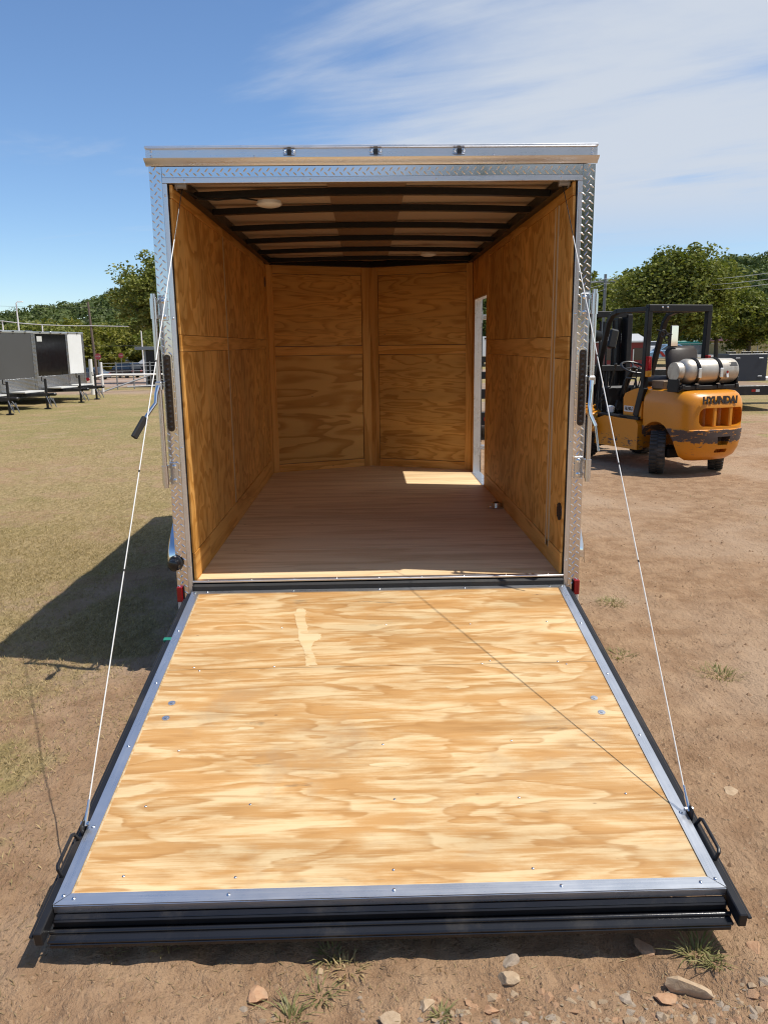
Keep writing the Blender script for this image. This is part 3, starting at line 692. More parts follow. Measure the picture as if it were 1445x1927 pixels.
at = me.attributes.new('gravel', 'FLOAT', 'POINT'); at.data.foreach_set('value', lot.reshape(-1).astype(np.float32))
pav = sstep(GY, 78., 82.)*(1-sstep(GY, 118., 125.))*sstep(GX, 4., 10.)
at = me.attributes.new('pavement', 'FLOAT', 'POINT'); at.data.foreach_set('value', pav.reshape(-1).astype(np.float32))
me.shade_smooth()
m, t, b = mat_new('dirt_and_turf'); v = coords(t)
a = t.nodes.new('ShaderNodeAttribute'); a.attribute_name = 'turf'
n1 = noise(t, v, .7, 5, .6, .3); n2 = noise(t, v, 6., 6, .65, .2); n3 = noise(t, v, 55., 5, .7); n4 = noise(t, v, 260., 3, .6)
dirt = mixc(t, smooth(t, n2, .3, .7), (.295, .176, .098), (.425, .275, .163))
dirt = mixc(t, smooth(t, n1, .42, .68), dirt, (.44, .305, .20))
dirt = mixc(t, math_n(t, 'MULTIPLY', smooth(t, n3, .56, .74), .5), dirt, (.17, .098, .052))
dirt = mixc(t, math_n(t, 'MULTIPLY', smooth(t, n4, .62, .78), .45), dirt, (.54, .41, .29))
mpg = t.nodes.new('ShaderNodeMapping'); mpg.inputs['Scale'].default_value = (1, .35, 1); L(t, v, mpg.inputs[0])
g1 = noise(t, mpg.outputs[0], 30., 5, .7); g2 = noise(t, v, 1.6, 4, .6, .3, 5.); g3 = noise(t, mpg.outputs[0], 110., 4, .7)
turf = mixc(t, smooth(t, g1, .3, .72), (.255, .185, .085), (.48, .355, .18))
turf = mixc(t, math_n(t, 'MULTIPLY', smooth(t, g2, .46, .70), .42), turf, mixc(t, g1, (.17, .15, .045), (.33, .28, .10)))
turf = mixc(t, math_n(t, 'MULTIPLY', smooth(t, g3, .53, .70), .7), turf, (.07, .05, .02))
sy = t.nodes.new('ShaderNodeSeparateXYZ'); L(t, v, sy.inputs[0])
far_g = math_n(t, 'MULTIPLY', smooth(t, sy.outputs[1], 7., 15.), smooth(t, noise(t, v, .5, 5, .65, .3, 6.6), .36, .62))
turf = mixc(t, math_n(t, 'MULTIPLY', far_g, .55), turf, mixc(t, g1, (.13, .14, .04), (.27, .255, .09)))
k = smooth(t, math_n(t, 'ADD', a.outputs['Fac'], math_n(t, 'MULTIPLY', math_n(t, 'SUBTRACT', noise(t, v, 9., 5, .7), .5), .9)), .22, .62)
a2 = t.nodes.new('ShaderNodeAttribute'); a2.attribute_name = 'gravel'; a3 = t.nodes.new('ShaderNodeAttribute'); a3.attribute_name = 'pavement'
gr_c = mixc(t, smooth(t, noise(t, v, .8, 6, .7), .3, .7), (.30, .20, .145), (.42, .31, .24))
cc = mixc(t, a2.outputs['Fac'], mixc(t, k, dirt, turf), gr_c); cc = mixc(t, a3.outputs['Fac'], cc, (.30, .29, .27))
L(t, cc, b.inputs['Base Color']); b.inputs['Roughness'].default_value = .92; b.inputs['Specular IOR Level'].default_value = .15
hh = math_n(t, 'ADD', math_n(t, 'MULTIPLY', n2, 1.2), math_n(t, 'ADD', math_n(t, 'MULTIPLY', n3, .45), math_n(t, 'MULTIPLY', g1, .5)))
bump(t, b, hh, .95, .04)
link('ground', me, m, None, 0, fix=False, kind='structure')

# ------------------------------------------------------------------ turf and straw
M['dry_grass'] = foliage('dry_grass_blades', (.54, .40, .205), (.33, .25, .115), .2)
M['green_grass'] = foliage('green_grass_blades', (.19, .19, .07), (.33, .285, .13), .25)
M['straw'] = foliage('straw_litter', (.36, .27, .14), (.22, .14, .07), .1)
rs = np.random.RandomState(11)
def blades(name, P, hgt, wid, lean, mat, **tags):
    n = len(P); a = rs.rand(n)*2*math.pi; h = hgt*(.5+rs.rand(n)); l = lean*h*rs.rand(n)
    tip = P + np.stack([np.cos(a)*l, np.sin(a)*l, h], -1); d = np.stack([-np.sin(a), np.cos(a), np.zeros(n)], -1)*(wid*(.6+.8*rs.rand(n)))[:, None]
    midp = (P+tip)/2 + np.stack([np.zeros(n), np.zeros(n), h*.12], -1)
    Vv = np.stack([P, midp+d*.7, tip, midp-d*.7], 1)
    me = bpy.data.meshes.new(name); me.vertices.add(4*n); me.vertices.foreach_set('co', Vv.reshape(-1).astype(np.float32))
    me.loops.add(4*n); me.loops.foreach_set('vertex_index', np.arange(4*n, dtype=np.int32)); me.polygons.add(n)
    me.polygons.foreach_set('loop_start', np.arange(0, 4*n, 4, dtype=np.int32)); me.update(calc_edges=True)
    return link(name, me, mat, None, 0, fix=False, **tags)
def scatter(n, x0, x1, y0, y1, fn):
    x = rs.uniform(x0, x1, n); y = rs.uniform(y0, y1, n); k = rs.rand(n) < fn(x, y); x = x[k]; y = y[k]
    return np.stack([x, y, ground_z(x, y)-.002], -1)
def off_trailer(x, y): return ~((np.abs(x) < 1.0) & (y < 4) & (y > -2.1))
Pn = np.concatenate([scatter(230000, -3.9, -.6, -2.3, 6., lambda x, y: grass_amount(x, y)*off_trailer(x, y)*(1-sstep(y, .5, 6.))),
                     scatter(210000, -10.5, -1.0, -.5, 18., lambda x, y: grass_amount(x, y)*off_trailer(x, y)*sstep(y, -.5, 5.)*(1-sstep(y, 5., 18.)))])
blades('dry_lawn_grass', Pn, .016, .0022, 2.0, M['dry_grass'], label='short dry tan lawn grass left of the trailer', cat='grass', kind='stuff')
Pg = np.concatenate([scatter(40000, -8.5, -1., -2., 14., lambda x, y: .6*grass_amount(x, y)*sstep(fbm(x*.8+70, y*.8+20, 3), .54, .66)*off_trailer(x, y)*(1-sstep(y, 8., 14.))),
                     scatter(46000, 1.0, 7., -1., 14., lambda x, y: grass_amount(x, y)*off_trailer(x, y)*sstep(fbm(x*1.4+7, y*1.4+2, 3), .44, .6))])
blades('green_turf_grass', Pg, .022, .0028, 1.3, M['green_grass'], label='thin green grass patches scattered over lawn and dirt', cat='grass', kind='stuff')
Pt = np.concatenate([scatter(2600, -1.5, 1.5, -2.5, -2.0, lambda x, y: np.full_like(x, .35)+.4*(fbm(x*3, y*3, 2) > .55)), scatter(5000, 1.05, 4.5, -2., 4., lambda x, y: .5*sstep(fbm(x*2, y*2, 3), .45, .6)), scatter(7000, -2.6, -1.0, -2.4, .5, lambda x, y: np.full_like(x, .6))])
n = len(Pt); a_ = rs.rand(n)*2*math.pi; ln = rs.uniform(.005, .017, n)
leaf_mesh('straw_litter', Pt+np.array([0, 0, .005]), np.stack([np.cos(a_)*ln, np.sin(a_)*ln, rs.uniform(-.3, .3, n)*ln], -1), np.stack([-np.sin(a_), np.cos(a_), rs.uniform(-.5, .5, n)], -1)*.0013, M['straw'], label='loose dry straw bits lying on the bare dirt', cat='straw', kind='stuff')

# ------------------------------------------------------------------ stones
def stone_mat(name, c1, c2):
    m, t, b = mat_new(name); v = coords(t); oi = t.nodes.new('ShaderNodeObjectInfo')
    n = noise(t, v, 28., 6, .65, .3); n2 = noise(t, v, 9., 4, .6)
    c = mixc(t, smooth(t, n, .3, .7), c1, c2); c = mixc(t, smooth(t, n2, .55, .75), c, (.30, .20, .125))
    L(t, c, b.inputs['Base Color']); b.inputs['Roughness'].default_value = .85; bump(t, b, n, .6, .01); return m
SM = [stone_mat('tan_stone', (.38, .26, .155), (.50, .37, .24)), stone_mat('orange_stone', (.40, .215, .115), (.50, .31, .18)), stone_mat('grey_stone', (.32, .25, .185), (.44, .35, .26))]
def stone_mesh(seed, flat=.5, sub=2, rough=.5):
    r = random.Random(seed); b = bmesh.new(); bmesh.ops.create_icosphere(b, subdivisions=sub, radius=.5)
    pl = [(Vector((r.gauss(0, 1), r.gauss(0, 1), r.gauss(0, 1))).normalized(), r.uniform(.17, .40)) for _ in range(10)]
    for v in b.verts:
        for nn, d in pl:
            e = v.co.dot(nn)-d
            if e > 0: v.co -= nn*e
        v.co *= 1+(r.random()-.5)*rough*.25
        v.co.z *= flat
    me = bpy.data.meshes.new('rock'); b.to_mesh(me); b.free(); return me
def add_stone(px, py, w, seed, mi, flat, label, group=None, rz=None, stretch=1., sink=.3):
    p = G(px, py, -.035); me = stone_mesh(seed, flat)
    w *= .92; me.transform(Matrix.Diagonal((w*1.5, w*1.5*stretch, w*1.25, 1)))
    o = link('rock' if not group else 'stone', me, SM[mi], None, 18, label=label, cat='rock' if not group else 'stone', group=group)
    gz = float(ground_z(np.array([p[0]]), np.array([p[1]]))[0])
    o.location = (p[0], p[1], gz + w*flat*(.38-sink)); o.rotation_euler = (rr.uniform(-.1, .1), rr.uniform(-.1, .1), rr.uniform(0, 6) if rz is None else rz)
    return o
rr = random.Random(21)
add_stone(1296, 1852, .095, 1, 0, .55, 'large curved tan rock near the lower right corner, in front of the ramp', rz=-.35, stretch=.55, sink=.15)
add_stone(478, 1860, .060, 2, 1, .5, 'orange brown rock half buried in dirt before the ramp, left of centre', sink=.3)
add_stone(955, 1835, .050, 3, 0, .7, 'upright tan rock below the ramp edge, right of centre', sink=.2)
add_stone(960, 1803, .045, 4, 2, .6, 'grey brown rock just under the ramp lip', sink=.2)
add_stone(1212, 1770, .060, 5, 1, .4, 'flat reddish rock in shade beside the right end of the ramp lip', sink=.4)
add_stone(735, 1908, .06, 6, 0, .45, 'broad pale rock at the very bottom middle of the ground', sink=.35)
add_stone(1180, 1868, .04, 7, 2, .6, 'small dark rock casting a shadow left of the large curved tan rock', sink=.1)
add_stone(1255, 1860, .05, 8, 1, .45, 'reddish rock touching the left side of the large curved tan rock', sink=.3)
add_stone(1420, 1780, .05, 9, 1, .5, 'reddish rock at the right edge near the ramp corner', sink=.3)
add_stone(1372, 1494, .075, 10, 0, .2, 'thin flat tan slab lying on dirt right of the ramp handle', sink=.2, stretch=.6)
add_stone(800, 1882, .05, 11, 0, .5, 'tan rock beside a bit of dead bark below the ramp', sink=.3)
add_stone(925, 1885, .045, 12, 1, .55, 'orange rock in the stony patch at bottom right of centre', sink=.3)
add_stone(600, 1822, .0001+.03, 13, 0, .4, 'tiny flat tan stone in the dirt left of the stony patch', sink=.3)
LBS = [('small tan stone in the dirt before the ramp', 'small tan stones before the ramp'), ('small orange red stone in the dirt before the ramp', 'small orange stones before the ramp'), ('small grey brown stone in the dirt before the ramp', 'small grey stones before the ramp')]
protos = [stone_mesh(100+i, .55, 1) for i in range(8)]
k = 0
while k < 290:
    px = rr.choice([rr.uniform(780, 1445), rr.uniform(780, 1445), rr.uniform(400, 1445)]); py = rr.uniform(1775, 1926)
    w = .009 + .028*rr.random()**2.2; w *= 1.35 if px > 800 else 1.; p = G(px, py, -.035)
    if p[1] > -2.17: continue
    gz = float(ground_z(np.array([p[0]]), np.array([p[1]]))[0])
    me_ = protos[k % 8]; mi = rr.choice([0, 0, 1, 1, 2])
    key = (k % 8, mi)
    if not hasattr(add_stone, 'c'): add_stone.c = {}
    if key not in add_stone.c:
        c = me_.copy(); c.materials.clear(); c.materials.append(SM[mi]); c.shade_smooth(); c.set_sharp_from_angle(angle=.5); add_stone.c[key] = c
    o = bpy.data.objects.new('stone', add_stone.c[key]); col.objects.link(o); o.location = (p[0], p[1], gz-w*.07); o.scale = (w*1.3, w*1.3*rr.uniform(.6, 1), w*1.3*rr.uniform(.6, 1.1)); o.rotation_euler = (rr.uniform(-.3, .3), rr.uniform(-.3, .3), rr.uniform(0, 6))
    tag(o, LBS[mi][0], 'stone', LBS[mi][1]); k += 1
# grit: too small to count
gb = MB()
for i in range(15000):
    if i < 3200: x = rr.uniform(-1.3, 1.5); y = rr.uniform(-2.45, -2.08); s_ = rr.uniform(.0018, .0055)
    else: x = rr.uniform(1.0, 4.2); y = rr.uniform(-2.0, 3.5); s_ = rr.uniform(.002, .012)*rr.random()+.001; y = -2.2+6.5*rr.random()**1.6; x = 1.02+rr.random()*(1.4+1.0*(y+2.2))
    if x < .1 and i < 3200 and rr.random() < .5: continue
    gb.v += []; c = (x, y, None)
    a1 = rr.random()*6.28; 
    gb.add([(x+s_*math.cos(a1+q), y+s_*math.sin(a1+q)*.8, i) for q in (0, 2.1, 4.2)] + [(x, y, i)], [(0, 1, 3), (1, 2, 3), (2, 0, 3)])
ga = np.array(gb.v, dtype=float); zz = ground_z(ga[:, 0], ga[:, 1]); top = (np.arange(len(ga)) % 4 == 3)
ga[:, 2] = zz + np.where(top, .004, -.002)
gb.v = [tuple(q_) for q_ in ga]
gb.build('grit', SM[0], None, 0, label='fine pale grit strewn over the bare dirt', cat='grit', kind='stuff')
M['clod'] = plain('dry_dirt_clod', (.33, .215, .130), .95, 0, .3, 40., .5, spec=.15)
cb_ = MB(); zt = []
def clod(x, y, s_):
    k5 = 5; a0 = rr.random()*6.28; cb_.add([(x+s_*rr.uniform(.7, 1.2)*math.cos(a0+q*1.257), y+s_*rr.uniform(.6, 1.1)*math.sin(a0+q*1.257), 0) for q in range(k5)] + [(x+s_*rr.uniform(-.3, .3), y+s_*rr.uniform(-.3, .3), 0)], [(q, (q+1) % k5, k5) for q in range(k5)])
    zt.extend([-.003]*k5+[s_*rr.uniform(.45, .9)])
for i in range(9000):
    q = rr.random()
    if q < .55: y = -2.1+7.5*rr.random()**1.5; clod(1.04+rr.random()*(1.6+.9*(y+2.1)), y, .004+.014*rr.random()**3)
    elif q < .8: clod(rr.uniform(-1.3, 1.5), rr.uniform(-2.45, -2.1), .003+.010*rr.random()**3)
    else: clod(rr.uniform(-2.4, -1.05), rr.uniform(-2.4, -.3), .003+.010*rr.random()**3)
ca = np.array(cb_.v, dtype=float); ca[:, 2] = ground_z(ca[:, 0], ca[:, 1])+np.array(zt); cb_.v = [tuple(q_) for q_ in ca]
cb_.build('dirt_clods', M['clod'], None, 0, label='crumbs and clods of dry dirt round the ramp', cat='dirt', kind='stuff')
# tufts
def tuft(px, py, n, hgt, spread, label, mat='green_grass', lean=2.2):
    p = G(px, py, -.035); gz = float(ground_z(np.array([p[0]]), np.array([p[1]]))[0])
    b = MB(); 
    for i in range(n):
        a = rr.random()*6.28; r0 = spread*rr.random()**.7*.35; h = hgt*rr.uniform(.4, 1); l = h*lean*rr.random(); w = .0016*rr.uniform(.7, 1.4)
        base = Vector((r0*math.cos(a), r0*math.sin(a), -.003)); q = a+rr.uniform(-.7, .7); tip = base+Vector((math.cos(q)*l, math.sin(q)*l, h*rr.uniform(.25, 1)))
        md = (base+tip)/2+Vector((0, 0, h*.22)); d = Vector((-math.sin(q), math.cos(q), 0))*w
        b.add([base-d, base+d, md+d, tip, md-d], [(0, 1, 2, 4), (4, 2, 3)])
    o = b.build('grass_tuft', M[mat], None, 0, label=label, cat='grass tuft', group='grass tufts round the ramp'); o.location = (p[0], p[1], gz); return o
tuft(1312, 1790, 90, .055, .11, 'spiky green grass tuft under the right end of the ramp lip')
tuft(1345, 1812, 40, .04, .07, 'smaller grass tuft just right of the spiky one by the ramp corner')
tuft(620, 1792, 60, .035, .10, 'low grass tuft in front of the ramp lip, left of centre')
tuft(650, 1815, 60, .03, .14, 'flat dry grass tuft below the ramp, centre left', 'dry_grass')
tuft(600, 1860, 70, .04, .10, 'half dry grass tuft beside the orange brown rock', 'green_grass')
tuft(545, 1905, 80, .045, .11, 'green grass tuft at the bottom edge left of centre')
tuft(310, 1788, 40, .03, .08, 'sparse dry grass tuft before the left half of the ramp', 'dry_grass')
tuft(830, 1900, 50, .03, .06, 'short green tuft among the stones at the bottom')
tuft(1350, 1275, 160, .05, .30, 'wide green grass tuft on bare dirt right of the ramp')
tuft(1165, 1240, 110, .045, .24, 'grass tuft close to the right edge of the ramp')
tuft(1150, 1145, 120, .045, .26, 'grass tuft near the red reflector at the right rear corner')
tuft(215, 1790, 40, .02, .12, 'dead straw tuft before the left corner of the ramp', 'dry_grass')
# ------------------------------------------------------------------ forklift
def paint_worn(name, c, z_hi, amount):
    m, t, b = mat_new(name); v = coords(t); s = t.nodes.new('ShaderNodeSeparateXYZ'); L(t, v, s.inputs[0])
    n = noise(t, v, 7., 7, .68, .5); n2 = noise(t, v, 2.4, 4, .6); mpn = t.nodes.new('ShaderNodeMapping'); mpn.inputs['Scale'].default_value = (1, 1, 4); L(t, v, mpn.inputs[0])
    n3 = noise(t, mpn.outputs[0], 9., 6, .7, .2)
    base = mixc(t, n2, tuple(x*.85 for x in c), c)
    base = mixc(t, math_n(t, 'MULTIPLY', smooth(t, noise(t, v, 40., 5, .7), .5, .75), .25), base, (.28, .14, .05))
    # scraped band where the rear has rubbed against things
    zz = s.outputs[2]; band = math_n(t, 'MULTIPLY', smooth(t, zz, z_hi-.22, z_hi-.12), math_n(t, 'SUBTRACT', 1., smooth(t, zz, z_hi-.01, z_hi+.015)))
    low = math_n(t, 'SUBTRACT', 1., smooth(t, zz, .22, z_hi))
    k = math_n(t, 'ADD', math_n(t, 'MULTIPLY', n3, .55), math_n(t, 'MULTIPLY', n, .35))
    k = math_n(t, 'ADD', k, math_n(t, 'ADD', math_n(t, 'MULTIPLY', band, .17*amount), math_n(t, 'MULTIPLY', low, .035*amount)))
    w = smooth(t, k, .560, .585)
    c2 = mixc(t, w, base, (.085, .062, .055))
    L(t, c2, b.inputs['Base Color']); r = t.nodes.new('ShaderNodeMapRange'); L(t, w, r.inputs[0]); r.inputs[3].default_value = .34; r.inputs[4].default_value = .75; L(t, r.outputs[0], b.inputs['Roughness'])
    bump(t, b, math_n(t, 'MULTIPLY', w, -1.), .4, .004); return m
M['fk_yellow'] = paint_worn('scuffed_yellow_paint', (.68, .255, .012), .60, 1.)
M['fk_side'] = paint_worn('yellow_body_paint', (.66, .25, .012), .44, .45)
M['fk_black'] = plain('matt_black_paint', (.010, .010, .011), .45, 0, .3, 7., .06, spec=.3, dirt=(.06, .05, .04), dirtamt=.2)
M['tyre'] = plain('worn_tyre_rubber', (.040, .038, .036), .85, 0, .3, 14., .3, dirt=(.16, .13, .10), dirtamt=.6)
M['seat'] = plain('brown_seat_vinyl', (.034, .022, .014), .45, 0, .25, 9., .15)
M['tank'] = plain('scuffed_aluminium_tank', (.50, .46, .40), .45, .75, .25, 9., .12, dirt=(.26, .20, .14), dirtamt=.8)
M['letter'] = plain('dark_moulded_lettering', (.035, .025, .02), .6, 0, .3, 30.)
M['pale'] = plain('pale_sticker', (.62, .62, .60), .4, 0, .06, 12.)
M['pale_letter'] = plain('pale_grey_lettering', (.50, .50, .50), .5, 0, .1, 12.)
M['amber'] = plain('amber_lens', (.60, .28, .03), .2, 0, .2, 20.)
M['mirror'] = plain('mirror_glass', (.8, .8, .8), .04, 1., .02, 4., rvar=.02)
M['bare'] = plain('bare_raw_iron', (.20, .14, .09), .6, .4, .3, 12., .2)
A = G(1233, 888); B = G(1361, 884)
fh = math.atan2(B[1]-A[1], B[0]-A[0]) + .20
ctr = (A+B)/2
FK = empty('forklift', (ctr[0]-.03, ctr[1]+.06, 0), fh, 'scuffed yellow forklift carrying a silver gas cylinder on its rear', 'forklift')
def fk(mb, name, mat, parent=FK, sm=35): return mb.build(name, mat, parent, sm)
def sect(z, hw, yr, yf, e=4.5, n=40):
    cyy = (yr+yf)/2; hy = (yf-yr)/2; out = []
    for i in range(n):
        a = 2*math.pi*i/n; c, s = math.cos(a), math.sin(a)
        ee = 3.2 if s < 0 else 14.
        out.append((hw*math.copysign(abs(c)**(2/ee), c), cyy+hy*math.copysign(abs(s)**(2/ee), s), z))
    return out
b = MB(); lv = [(.185, .35, -.36), (.20, .40, -.42), (.26, .465, -.50), (.36, .49, -.555), (.50, .505, -.585), (.595, .51, -.592), (.605, .502, -.578), (.62, .502, -.578), (.90, .505, -.572), (.97, .495, -.555), (1.03, .47, -.52), (1.065, .455, -.46), (1.08, .39, -.38)]
vs = []; n = 40
for z, hw, yr in lv: vs += sect(z, hw, yr, .36)
fs = [(i*n+k, i*n+(k+1) % n, (i+1)*n+(k+1) % n, (i+1)*n+k) for i in range(len(lv)-1) for k in range(n)] + [tuple(range(n))[::-1], tuple((len(lv)-1)*n+k for k in range(n))]
b.add(vs, fs); cw = fk(b, 'counterweight', M['fk_yellow'])
def cutter(mb): return mb.build('cutter', None, FK, 0)
cut = [cutter(MB().prism([(math.cos(a_)*.37, .27+math.sin(a_)*.40) for a_ in np.linspace(0, 2*math.pi, 28, endpoint=False)], 1.4, Matrix(((0, 0, 1, -.7), (1, 0, 0, .02), (0, 1, 0, 0), (0, 0, 0, 1)))))]
def rrect(w, h, r, n=5):
    out = []
    for cx, cy_, a0 in ((w/2-r, h/2-r, 0), (-w/2+r, h/2-r, 90), (-w/2+r, -h/2+r, 180), (w/2-r, -h/2+r, 270)):
        for i in range(n+1): a = math.radians(a0+90*i/n); out.append((cx+r*math.cos(a), cy_+r*math.sin(a)))
    return out
MY = lambda x, y, z: Matrix(((1, 0, 0, x), (0, 0, 1, y), (0, 1, 0, z), (0, 0, 0, 1)))
cut.append(cutter(MB().prism(rrect(.70, .235, .085), .30, MY(.05, -.66, .755))))
cut.append(cutter(MB().prism([(-.10, .055), (.10, .055), (.075, -.055), (-.075, -.055)], .22, MY(.07, -.66, .455))))
cut.append(cutter(MB().prism(rrect(.19, .05, .02), .20, MY(.07, -.62, .325))))
boolean(cw, cut)
for x in (-.07, .17):
    fk(MB().bx((x-.028, -.562, .63), (x+.028, -.40, .88), .012), 'grille_bar', M['fk_yellow'], cw)
text_mesh('HYUNDAI', .125, .004, Matrix(((1, 0, 0, -.02), (0, 0, -1, -.568), (0, 1, 0, .965), (0, 0, 0, 1))), 'rear_lettering', M['letter'], cw, 0, .94, .006)
# body
b = MB()
for s in (-1, 1):
    pf = [(.34, .26), (.34, .60), (.40, .66), (1.15, .66), (1.36, .60), (1.44, .45), (1.44, .28), (1.36, .24)]
    b.prism(pf, .10, Matrix(((0, 0, 1, s*.50-.05), (1, 0, 0, 0), (0, 1, 0, 0), (0, 0, 0, 1))))
b.bx((-.46, .36, .28), (.46, 1.6, .56), .02)
body = fk(b, 'chassis', M['fk_side'])
b = MB(); b.prism([(.36, .67), (.36, 1.10), (.56, 1.06), (.74, 1.0), (.78, .94), (.76, .67)], .98, Matrix(((0, 0, 1, -.49), (1, 0, 0, 0), (0, 1, 0, 0), (0, 0, 0, 1)))); hood = fk(b, 'engine_hood', M['fk_side'])
fk(MB().bx((-.53, .37, .655), (-.495, .80, .70), .004).bx((-.53, .62, .66), (-.40, 1.35, .69), .006).bx((.40, .62, .66), (.53, 1.35, .69), .006).bx((-.5, .78, .62), (.5, 1.40, .66), .006), 'floor_plate', M['fk_black'])
st = fk(MB().bx((-.4925, .54, .75), (-.4905, .75, .83), 0), 'side_sticker', M['pale'], hood)
text_mesh('HLF30-5', .066, .001, Matrix(((0, 0, -1, -.4935), (-1, 0, 0, .645), (0, 1, 0, .79), (0, 0, 0, 1))), 'side_lettering', M['letter'], hood, .15, .75, .002)
# front fenders
for s in (-1, 1):
    b = MB(); pf = [(1.70-.44*math.cos(a_), .34+.44*math.sin(a_)) for a_ in np.linspace(.15, 2.0, 10)]
    for i in range(9): b.bar((s*.52, *pf[i]), (s*.52, *pf[i+1]), .24, .022, 0, up=(1, 0, 0)) if False else b.add([(s*.41, *pf[i]), (s*.66, *pf[i]), (s*.66, *pf[i+1]), (s*.41, *pf[i+1])], [(0, 1, 2, 3)])
    o = fk(b, 'front_fender', M['fk_side'], FK, 60); md = o.modifiers.new('t', 'SOLIDIFY'); md.thickness = .02
# wheels
def fwheel(x, y, r, w, steer=0., name='wheel'):
    b = MB(); prof = [(-w/2, r*.58), (-w/2, r*.90), (-w/2+.025, r*.985), (w/2-.025, r*.985), (w/2, r*.90), (w/2, r*.58)]
    b.lathe((0, 0, 0), (1, 0, 0), prof, 36)
    for i in range(30):
        a = 2*math.pi*i/30
        for sd in (-1, 1):
            aa = a+(.10 if sd > 0 else 0)
            Mm = Matrix.Rotation(aa, 3, 'X'); c = Mm @ Vector((sd*w*.26, 0, r*.985)); b.box(c, (w*.44, r*.115, .024), 0, Mm)
    o = fk(b, name, M['tyre']); o.location = (x, y, r+.0); o.rotation_euler = (0, 0, steer)
    sd = 1 if x > 0 else -1
    fk(MB().lathe((sd*w*.1, 0, 0), (sd, 0, 0), [(0, r*.60), (w*.34, r*.58), (w*.30, r*.5), (w*.1, r*.42), (w*.12, r*.22), (w*.3, r*.2), (w*.32, .01)], 24), 'rim', M['fk_side'], o)
    return o
for s in (-1, 1):
    fwheel(s*.47, .0, .272, .19, -.68); fwheel(s*.535, 1.70, .355, .235)
fk(MB().cyl((-.45, 0, .27), (.45, 0, .27), .06).bx((-.40, -.12, .2), (.40, .12, .34), .02), 'steer_axle', M['fk_black'])
# overhead guard
b = MB(); RZ = 2.13
for s in (-1, 1):
    X = s*.47
    b.bar((X, .48, .70), (X, .36, 1.10), .075, .11, .008, up=(0, 1, 0)); b.bar((X, .365, 1.07), (X, .34, RZ), .075, .075, .008, up=(0, 1, 0))
    pts = [(X, .34, RZ-.02), (X, 1.02, RZ-.02), (X, 1.16, RZ-.06), (X, 1.25, RZ-.16), (X, 1.50, 1.20), (X, 1.62, .72)]
    for i in range(5): b.bar(pts[i], pts[i+1], .06, .075, .006, up=(1, 0, 0))
b.bar((-.50, .34, RZ-.01), (.50, .34, RZ-.01), .08, .09, .008); b.bar((-.47, 1.03, RZ-.01), (.47, 1.03, RZ-.01), .06, .05, .006)
gd = fk(b, 'overhead_guard', M['fk_black'])
for i in range(5): fk(MB().bar((-.32+i*.16, .36, RZ-.035), (-.32+i*.16, 1.02, RZ-.035), .02, .025, .003), 'guard_bar', M['fk_black'], gd)
for x in (-.30, -.22): fk(MB().lathe((x, .298, RZ), (0, -1, 0), [(0, .016), (.008, .014), (.012, .006)], 10), 'guard_bolt', M['zinc'], gd)
for s in (-1, 1):
    tl = fk(MB().bx((s*.47-.03, .26, 1.24), (s*.47+.03, .32, 1.50), .008), 'rear_lamp', M['red_lens'], gd)
    fk(MB().bx((s*.47-.031, .255, 1.235), (s*.47+.031, .315, 1.32), .008), 'lamp_lens', M['amber'], tl)
mi = fk(MB().bx((-.045, .17, 1.62), (.075, .20, 1.90), .012), 'rear_mirror', M['black_plastic']); mi.location = (-.12, .1, 0)
fk(MB().bx((-.037, .165, 1.63), (.067, .169, 1.89), .001), 'mirror_face', M['mirror'], mi)
fk(MB().tube([(-.44, .20, 1.84), (-.30, .22, 1.80), (-.13, .28, 1.78)], .01, 8), 'mirror_arm', M['fk_black'])
fk(MB().torus((-.37, .16, 1.79), (0, 1, .2), .045, .012, 20, 8).torus((-.31, .16, 1.74), (0, 1, .1), .035, .010, 18, 8), 'horn_coil', M['fk_black'])
# seat, steering, levers
b = MB(); b.box((.06, .52, 1.16), (.50, .46, .14), .05); b.box((.06, .30, 1.40), (.50, .14, .46), .06, Matrix.Rotation(-.18, 3, 'X')); sea = fk(b, 'driver_seat', M['seat'], FK, 60)
b = MB(); b.tube([(-.10, 1.50, .70), (-.10, 1.28, 1.12), (-.10, 1.14, 1.30)], [.05, .045, .03], 10); b.bx((-.36, 1.38, .68), (.36, 1.52, 1.06), .03); fk(b, 'dashboard', M['fk_black'])
ax_ = Vector((0, -.45, 1)).normalized(); sc_ = Vector((-.10, 1.12, 1.33))
b = MB(); b.torus(sc_, ax_, .185, .016, 32, 8)
for a_ in (0.4, 2.5, 4.6):
    u = ax_.orthogonal().normalized(); w = ax_.cross(u); b.cyl(sc_, sc_+(u*math.cos(a_)+w*math.sin(a_))*.18, .012, n=8)
b.lathe(sc_-ax_*.03, ax_, [(0, .04), (.045, .035), (.05, .01)], 12); fk(b, 'steering_wheel', M['black_plastic'])
for i, x in enumerate((.10, .18, .26, -.30)):
    fk(MB().cyl((x, 1.40, 1.02), (x+.01, 1.30, 1.30+.02*i), .009, n=8).lathe((x+.01, 1.30, 1.29+.02*i), (0, -.2, 1), [(0, .02), (.03, .022), (.045, .01)], 10), 'control_lever', M['black_plastic'])
fk(MB().tube([(-.44, .55, 1.0), (-.44, .60, 1.20), (-.44, .80, 1.20), (-.44, .84, .98)], .016, 8), 'hip_rail', M['fk_black'])
rrk = random.Random(6)
b = MB()
for i in range(16):
    x, y, z = rrk.uniform(-.42, .3), rrk.uniform(1.30, 1.58), rrk.uniform(.66, 1.05); b.tube([(x, y, z), (x+rrk.uniform(-.1, .1), y+rrk.uniform(-.1, .1), z-.1), (x+rrk.uniform(-.15, .15), y+.05, z-.25)], .014, 6)
fk(b, 'hydraulic_hoses', M['black_rubber'])
